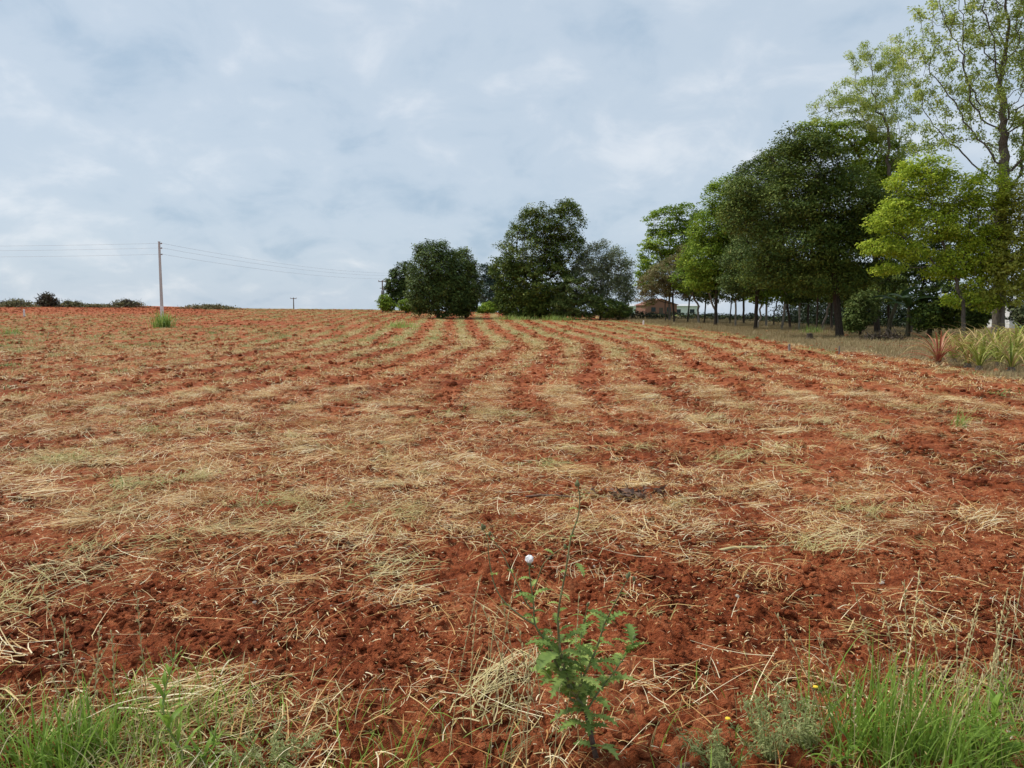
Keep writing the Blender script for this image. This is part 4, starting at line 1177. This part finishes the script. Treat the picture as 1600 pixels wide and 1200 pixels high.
def sowthistle():
    b = ground(934, 1193); D = b[1]; g = random.Random(5)
    b[2] = Z(b[0], b[1]) - .01
    t = thing('sowthistle_plant', 'green sowthistle with one white seed head standing in the red soil', 'weed', tuple(b))
    def pt(px, py, dd=0): return Vector(at(px, py, D + dd) - b)
    S = {
        'main': ([(934, 1196, 0), (924, 1152, 0), (916, 1112, .0), (900, 1088, .0), (880, 1060, .01), (856, 1008, .02), (836, 976, .03), (834, 944, .03), (828, 904, .03), (827, 884, .03)], .0080, .0018),
        'tall': ([(900, 1088, 0), (886, 1058, -.01), (876, 1020, -.03), (872, 976, -.04), (874, 944, -.05), (884, 892, -.06), (892, 840, -.06), (903, 808, -.06), (906, 776, -.06), (902, 758, -.06)], .0060, .0014),
        'left': ([(836, 976, .03), (816, 964, .04), (788, 940, .07), (772, 912, .09), (764, 872, .10), (762, 844, .10), (755, 826, .11)], .0038, .0012),
        'left2': ([(834, 950, .03), (824, 944, .05), (800, 896, .08), (780, 856, .10), (764, 838, .10)], .0032, .0012),
        'bud': ([(834, 922, .03), (842, 900, .0), (850, 880, -.02), (872, 860, -.04), (884, 858, -.05)], .0026, .0011),
        'right': ([(900, 1090, 0), (914, 1052, -.03), (926, 1028, -.05), (938, 996, -.07), (944, 976, -.08), (960, 944, -.10), (972, 920, -.11), (982, 902, -.12)], .0055, .0014),
        'right2': ([(916, 1112, 0), (936, 1080, .05), (958, 1052, .08), (980, 1020, .11), (990, 1000, .12)], .0045, .0013),
        'low': ([(916, 1112, 0), (890, 1090, .06), (862, 1062, .1), (846, 1040, .13)], .0042, .0013),
        'back': ([(908, 1098, 0), (908, 1050, .07), (906, 1010, .10), (912, 975, .12), (918, 948, .13)], .0042, .0012),
    }
    for nm, (pl, r0, r1) in S.items():
        pts = [pt(*q) for q in pl]
        # smooth
        fine = []
        for i in range(len(pts) - 1):
            p0 = pts[max(0, i - 1)]; p1 = pts[i]; p2 = pts[i + 1]; p3 = pts[min(len(pts) - 1, i + 2)]
            for u in (0, .33, .66):
                fine.append(.5 * ((2 * p1) + (p2 - p0) * u + (2 * p0 - 5 * p1 + 4 * p2 - p3) * u * u + (3 * p1 - p0 - 3 * p2 + p3) * u ** 3))
        fine.append(pts[-1]); n = len(fine)
        rr = [r0 + (r1 - r0) * (i / (n - 1)) ** .8 for i in range(n)]
        MB().tube(fine, rr, 7).build('stem', MATS['thistle_stem'], t, True)
        if nm == 'main':
            MB().tube([pts[0] - Vector((0, 0, .04)), pts[0], pts[1], pts[2]], [.013, .011, .0095, .0086], 8).build('stem_base', MATS['thistle_stem_base'], t, True)
        # leaves along the stem
        k = 0; acc = 0; gap = .010 if nm not in ('left', 'left2', 'bud') else .045
        for i in range(2, n - 1):
            acc += (fine[i] - fine[i - 1]).length
            hz = fine[i].z
            gp = gap * (1 + 5.5 * max(0, hz - .42))
            if True:
              if acc > gp:
                acc = 0
              for rep_ in range((2 if hz < .5 and nm not in ('left', 'left2', 'bud') else 1) if acc == 0 else 0):
                k += 1
                o = obj('leaf', TL[g.randrange(3)], None, t)
                s_ = max(.035, .115 - .09 * max(0, hz - .2) / .6) * g.uniform(.5, 1.3)
                o.location = fine[i]; o.scale = (s_,) * 3
                o.rotation_euler = (g.uniform(-.3, .3), g.uniform(-.5, .5), k * 2.4 + g.uniform(-.5, .5))
        tip = fine[-1]; d = (fine[-1] - fine[-2]).normalized()
        if nm == 'main':
            hd = MB()
            f = MB().lathe((0, 0, 0), [(.003, 0), (.0075, .004), (.008, .010), (.006, .016), (.002, .018)], 10).build('receptacle', MATS['thistle_stem'], t, True); f.location = tip
            bmh = bmesh.new(); bmesh.ops.create_icosphere(bmh, subdivisions=3, radius=.0145)
            gg = random.Random(3)
            for v in bmh.verts: v.co *= gg.uniform(.82, 1.14)
            me = bpy.data.meshes.new('seed_head'); bmh.to_mesh(me); bmh.free()
            o = obj('seed_head', me, MATS['seed_fluff'], t); o.location = tip + Vector((0, 0, .024)); o['label'] = 'white fluffy seed head'
        else:
            for q in range(3 if nm in ('tall', 'left', 'right') else 1):
                o = MB().lathe((0, 0, 0), [(.002, 0), (.0052, .004), (.006, .009), (.0042, .015), (.002, .019)], 8).build('bud', MATS['thistle_stem'], t, True)
                o.location = tip + Vector((g.uniform(-.012, .012) * q, g.uniform(-.01, .01) * q, -.004 * q)); o.rotation_euler = (g.uniform(-.4, .4), g.uniform(-.4, .4), 0)
    for (px, py, dd, s_, a, tl) in [(862, 1010, -.05, .10, 2.9, .2), (870, 1020, -.07, .11, 4.0, .4), (884, 1000, -.06, .10, .6, .1), (835, 930, -.01, .075, .3, .0), (832, 930, .0, .07, 3.4, .2), (900, 880, -.06, .06, -1.0, .8),
                                    (948, 975, -.1, .09, .3, -.2), (950, 970, -.1, .08, 2.8, -.2), (905, 1130, -.04, .09, 3.6, .3), (930, 1120, -.06, .09, 5.8, .3), (880, 1060, -.08, .10, 4.2, .5), (905, 1060, -.08, .10, 5.6, .3)]:
        o = obj('leaf', TL[3] if s_ > .105 else TL[g.randrange(3)], None, t)
        o.location = pt(px, py, dd); o.scale = (s_,) * 3; o.rotation_euler = (0, tl, a)
sowthistle()

# ------------------------------------------------------------------ foreground grasses and weeds
foliage('grass_green', [(0.111, 0.180, 0.028), (0.178, 0.294, 0.035), (0.272, 0.408, 0.063), (0.408, 0.503, 0.126)], .35, .5, .2, .2)
foliage('grass_dull', [(.16, .17, .06), (.27, .27, .10), (.40, .37, .17), (.55, .47, .26)], .25, .55, .2)
foliage('weed_grey', [(.22, .26, .09), (.36, .40, .16), (.52, .52, .26)], .35, .6, .2, .1)
def verge(name, label, n, mat, dens, L0, L1, wd, seed):
    g = np.random.default_rng(seed); X = []; 
    x = g.uniform(-2.9, 2.9, n * 6); y = g.uniform(1.9, 3.5, n * 6)
    k = np.where(g.uniform(0, 1, n * 6) < dens(x, y))[0][:n]
    x, y = x[k], y[k]; n = len(k)
    z = H(x, y) + micro(x, y, np.hypot(x, y)) - .01
    V, Fc, tt = ribbons(np.stack([x, y, z], 1), g.uniform(L0, L1, n) * (1 + .4 * fbm(x * 2, y * 2, 2, 8)), wd * g.uniform(.5, 1.3, n), g.uniform(0, 6.28, n), np.abs(g.normal(.15, .28, n)), g.uniform(.2, 1.9, n), 6, g.normal(0, .4, n), np.clip(g.normal(.5, .24, n), 0, 1), .08)
    o = obj(name, fast_mesh(name, V, Fc, {'tint': tt}), MATS[mat]); tag(o, label, 'grass', kind='stuff')
def dL(x, y): return sst(3.35, 2.5, y + .35 * fbm(x * 1.5, y * 1.5, 2, 12)) * (sst(-.75, -1.35, x) + .12 * sst(.2, -.6, x))
def dR(x, y): return sst(3.3, 2.5, y + .35 * fbm(x * 1.5, y * 1.5, 2, 13)) * (sst(.95, 1.5, x) + .10 * sst(.3, .6, x))
verge('verge_grass', 'tangled green grass along the verge left of the bare patch', 1900, 'grass_green', dL, .08, .26, .006, 21)
verge('verge_grass', 'dry tangled grass stalks among the green verge grass', 2600, 'grass_dull', lambda x, y: np.clip(dL(x, y - .15) + dR(x, y - .15) + .05, 0, 1) * .9, .07, .26, .0036, 22)
verge('verge_grass', 'fresh green grass along the verge around the tall tuft', 1500, 'grass_green', dR, .08, .26, .006, 23)
def spikelet_mesh(seed, h):
    g = np.random.default_rng(seed); mb = MB()
    a = g.uniform(0, 6.28); bend = g.uniform(.05, .25)
    P = [Vector((bend * h * (i / 8) ** 2 * math.cos(a), bend * h * (i / 8) ** 2 * math.sin(a), h * i / 8)) for i in range(9)]
    mb.tube(P, [.0013] * 9, 4)
    for k in range(13):
        t = .5 + .5 * k / 13; i = min(7, int(t * 8)); p = P[i].lerp(P[i + 1], t * 8 - i)
        s_ = 1 if k % 2 else -1; d = Vector((s_ * math.cos(a + 1.5) * .008, s_ * math.sin(a + 1.5) * .008, .016))
        mb.tube([p, p + d * .55, p + d], [.0012, .0034, .0006], 4)
    me = mb.mesh('seed_stalk'); me.materials.append(MATS['stalk']); return me
noisy('stalk', (.40, .36, .15), (.62, .53, .28), 20, .7, .05)
SPK = [spikelet_mesh(i, .42 + .08 * i) for i in range(4)]
def tuft(label, px, py, n, h, spread, mat, seed, stalks=0, wd=.007, lean=.25):
    g = np.random.default_rng(seed); b = ground(px, py); b[2] = Z(b[0], b[1]) - .01
    t = thing('grass_tuft', label, 'grass tuft', tuple(b))
    pos = np.stack([g.normal(0, spread, n), g.normal(0, spread, n), np.full(n, -.01)], 1)
    V, Fc, tt = ribbons(pos, g.uniform(.4, 1, n) * h, wd * g.uniform(.6, 1.3, n), g.uniform(0, 6.28, n), np.abs(g.normal(.08, lean, n)), g.uniform(.15, 1.3, n), 7, g.normal(0, .3, n), np.clip(g.normal(.5, .22, n), 0, 1), .05, .3)
    tag(obj('blades', fast_mesh('blades', V, Fc, {'tint': tt}), MATS[mat], t), kind='stuff')
    for k in range(stalks):
        o = obj('seed_stalk', SPK[k % 4], None, t)
        o.location = (g.normal(0, spread * 1.4), g.normal(0, spread), 0); o.rotation_euler = (g.normal(0, .16), g.normal(0, .16), g.uniform(0, 6)); o.scale = (1, 1, g.uniform(.85, 1.2))
tuft('tall bright green grass tuft with seed stalks right of the sowthistle', 1395, 1192, 300, .46, .11, 'grass_green', 31, 9)
tuft('green grass tuft with seed stalks beside the leafy weed', 1492, 1196, 200, .40, .10, 'grass_green', 32, 8)
tuft('broad bladed bright green grass tuft on the verge', 88, 1199, 90, .33, .075, 'grass_green', 33, 1, .012)
tuft('upright green grass tuft with pale seed stalks on the verge', 150, 1180, 90, .30, .07, 'grass_green', 34, 6, .008)
tuft('flopped green grass tuft at the rim of the bare patch', 600, 1200, 70, .26, .10, 'grass_green', 35, 0, .006, .6)
tuft('thin olive grass tuft with short seed stalks beside the sowthistle', 800, 1196, 60, .2, .10, 'grass_dull', 36, 12, .004)
tuft('thin dry grass tuft with seed stalks at the picture corner', 1590, 1120, 40, .3, .08, 'grass_dull', 37, 7, .004)
noisy('weed_stem', (.18, .23, .07), (.30, .34, .13), 14, .7, .1)
def lance(seed, wd):
    V = []; T = []; n = 9; P = np.zeros(3); ph = .7
    for i in range(n):
        t = i / (n - 1); w_ = wd * math.sin(math.pi * (.05 + .95 * t)) ** .8 * .5 + .002
        for s_ in (-1, 0, 1): V.append((P[0], s_ * w_, P[2] + .3 * w_ * abs(s_))); T.append(.45 + .1 * abs(s_))
        P = P + 1 / (n - 1) * np.array([math.sin(ph), 0, math.cos(ph)]); ph += 1.3 / n
    Fc = [[i * 3 + j, i * 3 + j + 1, (i + 1) * 3 + j + 1, (i + 1) * 3 + j] for i in range(n - 1) for j in range(2)]
    me = fast_mesh('leaf', V, Fc, {'tint': T}, True); me.materials.append(MATS['grass_green']); return me
LN = [lance(i, .13 + .04 * i) for i in range(3)]
def leafy_weed(label, px, py, h, n, L, seed, side=0):
    g = random.Random(seed); b = ground(px, py); b[2] = Z(b[0], b[1]) - .01
    t = thing('leafy_weed', label, 'weed', tuple(b))
    P = [Vector((.03 * math.sin(i * .7 + seed), .02 * math.cos(i * .9), h * i / 8)) for i in range(9)]
    P = [p - Vector((P[0].x, P[0].y, .0)) for p in P]
    MB().tube(P, [.0055 - .0005 * i for i in range(9)], 6).build('stem', MATS['weed_stem'], t, True)
    for k in range(n):
        f = (k + .5) / n; i = min(7, int(f * 8)); p = P[i].lerp(P[i + 1], f * 8 - i)
        o = obj('leaf', LN[k % 3], None, t); s_ = L * (1.1 - .6 * f) * g.uniform(.75, 1.2)
        o.location = p; o.scale = (s_,) * 3; o.rotation_euler = (g.uniform(-.2, .2), g.uniform(-.5, .3) - .4 * f, k * 2.4 + g.uniform(-.3, .3))
    for k in range(4):
        a = k * 1.6; o = MB().tube([(0, 0, 0), (.02 * math.cos(a), .02 * math.sin(a), .03), (.028 * math.cos(a), .028 * math.sin(a), .055)], [.0015, .0012, .003], 5).build('bud', MATS['weed_stem'], t)
        o.location = P[-1]
leafy_weed('upright leafy weed with budding top in the verge grass', 287, 1192, .40, 26, .12, 1)
leafy_weed('bushy leafy weed with bright narrow leaves beside the seed stalks', 1562, 1196, .30, 44, .13, 2)
leafy_weed('small leafy weed at the foot of the upright budding weed', 330, 1194, .14, 20, .10, 3)
leafy_weed('small leafy weed at the foot of the tall grass tuft', 1300, 1199, .15, 20, .09, 4)
noisy('yellow_petal', (.70, .48, .03), (.80, .60, .06), 10, .7, .05)
def feathery(label, px, py, h, spread, stems, nl, seed, flowers=0):
    g = np.random.default_rng(seed); b = ground(px, py); b[2] = Z(b[0], b[1]) - .01
    t = thing('feathery_weed', label, 'weed', tuple(b)); cs = []
    for k in range(stems):
        a = g.uniform(0, 6.28); sp = spread * g.uniform(.2, 1); hh = h * g.uniform(.5, 1)
        P = [Vector((sp * math.cos(a) * (i / 5) ** .8, sp * math.sin(a) * (i / 5) ** .8, hh * i / 5)) for i in range(6)]
        MB().tube(P, [.0024, .0022, .002, .0018, .0014, .001], 5).build('stem', MATS['weed_stem'], t, True)
        for q in range(nl):
            f = g.uniform(.15, 1) * 5; i = min(4, int(f)); cs.append(np.array(P[i].lerp(P[i + 1], f - i)))
        if k < flowers:
            MB().lathe(tuple(P[-1]), [(.002, 0), (.010, .004), (.009, .007), (.003, .009)], 10).build('flower', MATS['yellow_petal'], t)
    V, Fc, tt = leaves(np.array(cs), 6, .03, .022, .24, g, .7, .4)
    V[:, 2] = np.maximum(V[:, 2], .012)
    tag(obj('foliage', fast_mesh('foliage', V, Fc, {'tint': tt}), MATS['weed_grey'], t), kind='stuff')
feathery('grey green feathery weed with a tiny yellow flower', 1200, 1180, .30, .16, 14, 16, 1, 1)
feathery('low grey green feathery weed spreading over straw', 1130, 1196, .16, .18, 12, 14, 2)
feathery('grey green feathery weed leaning towards the tall grass tuft', 1255, 1165, .26, .15, 12, 14, 3, 1)
feathery('low feathery weed between the verge grass and the bare patch', 420, 1198, .15, .2, 12, 14, 4)

# mown swaths lying where the mower left them
def swaths():
    parts = []; rng = np.random.default_rng(77)
    for (px, py, wpx, n, tint, az) in [(440, 822, 210, 170, .75, .25), (650, 886, 180, 150, .75, .1), (120, 905, 260, 190, .85, .15), (300, 853, 170, 120, .45, .2), (800, 652, 120, 200, .5, .2), (1365, 690, 90, 220, .85, 1.1),
                                       (1265, 660, 90, 200, .85, .4), (1100, 655, 110, 240, .9, .6), (1345, 805, 70, 140, .5, .9), (480, 815, 150, 90, .8, .3), (880, 845, 150, 90, .8, .1), (1230, 850, 170, 110, .75, .1), (770, 1085, 130, 130, .85, .9),
                                       (300, 748, 50, 90, .8, .6), (640, 805, 90, 150, .6, .2), (1330, 842, 130, 70, .9, .0), (1120, 720, 110, 170, .7, .3), (390, 840, 160, 80, .8, .2), (180, 800, 130, 180, .7, .1), (1450, 640, 130, 200, .7, .2)]:
        c = ground(px, py); L = wpx * c[1] / F
        k_ = rng.normal(0, 1, (5, 2)); q_ = rng.integers(0, 5, n)
        x = c[0] + L * .2 * k_[q_, 0] + rng.normal(0, L * .16, n); y = c[1] + (L * .14 + .04) * k_[q_, 1] + rng.normal(0, L * .10 + .03, n)
        z = H(x, y) + micro(x, y, np.hypot(x, y)) + .015 + np.abs(rng.normal(0, .025, n))
        ln = rng.uniform(.08, .30, n); a = az + .5 * k_[q_, 0] * .6 + rng.normal(0, .55, n) + np.pi * (rng.uniform(0, 1, n) < .5)
        phi = np.pi / 2 - np.abs(rng.normal(.12, .3, n))
        parts.append(ribbons(np.stack([x - .4 * ln * np.cos(a), y - .4 * ln * np.sin(a), z], 1), ln, rng.uniform(.003, .0065, n) * max(1, c[1] / 9) * .8, a, phi, rng.normal(.15, .2, n), 4, rng.normal(0, .35, n), np.clip(rng.normal(tint, .2, n), 0, 1), .3, .3))
    V, Fc, tt = join(parts)
    tag(obj('mown_grass', fast_mesh('mown_grass', V, Fc, {'tint': tt}), MATS['mown']), 'pale green mown grass lying in swaths over the straw', 'mown grass', kind='stuff')
foliage('mown', [(.24, .25, .07), (.42, .37, .125), (.55, .48, .20), (.70, .59, .32)], .2, .6, .0)
swaths()
# a few dead leaves, a stick, pale stones lying on the soil
noisy('dead_leaf', (.09, .05, .038), (.26, .17, .12), 12, .8, .2)
noisy('stick_wood', (.24, .13, .09), (.38, .24, .17), 14, .85, .3, (1, 1, 4))
def leaf_heap():
    g = np.random.default_rng(3); b = ground(985, 778); b[2] = Z(b[0], b[1])
    C = np.stack([g.normal(0, .13, 46), g.normal(0, .06, 46), np.abs(g.normal(.05, .025, 46))], 1)
    V, Fc, tt = leaves(C, 2, .05, .09, .4, g, .5, .6)
    V[:, 2] = np.maximum(V[:, 2], .004)
    t = thing('dead_leaf_heap', 'small heap of dark dead leaves lying on the straw behind the sowthistle', 'dead leaves', tuple(b))
    tag(obj('leaves', fast_mesh('leaves', V, Fc, {'tint': tt}), MATS['dead_leaf'], t), kind='stuff')
leaf_heap()
def stick(px, py, L, r, az, mat, label):
    b = ground(px, py); b[2] = Z(b[0], b[1]) + r * .8
    P = [Vector((math.cos(az) * L * (u - .5), math.sin(az) * L * (u - .5), .012 * math.sin(u * 5))) for u in (0, .25, .5, .75, 1)]
    o = MB().tube(P, [r * .8, r, r * .95, r * .9, r * .6], 7).build('stick', MATS[mat], None, True); o.location = b
    tag(o, label, 'stick')
stick(1072, 1188, .14, .010, .7, 'stick_wood', 'short brown stick on the soil beside the feathery weed')
stick(870, 778, .55, .010, .05, 'dead_leaf', 'long thin dark stick beside the dead leaf heap')
stick(1170, 852, .5, .012, .25, 'stalk', 'pale bent stalk lying in the straw far from the verge')
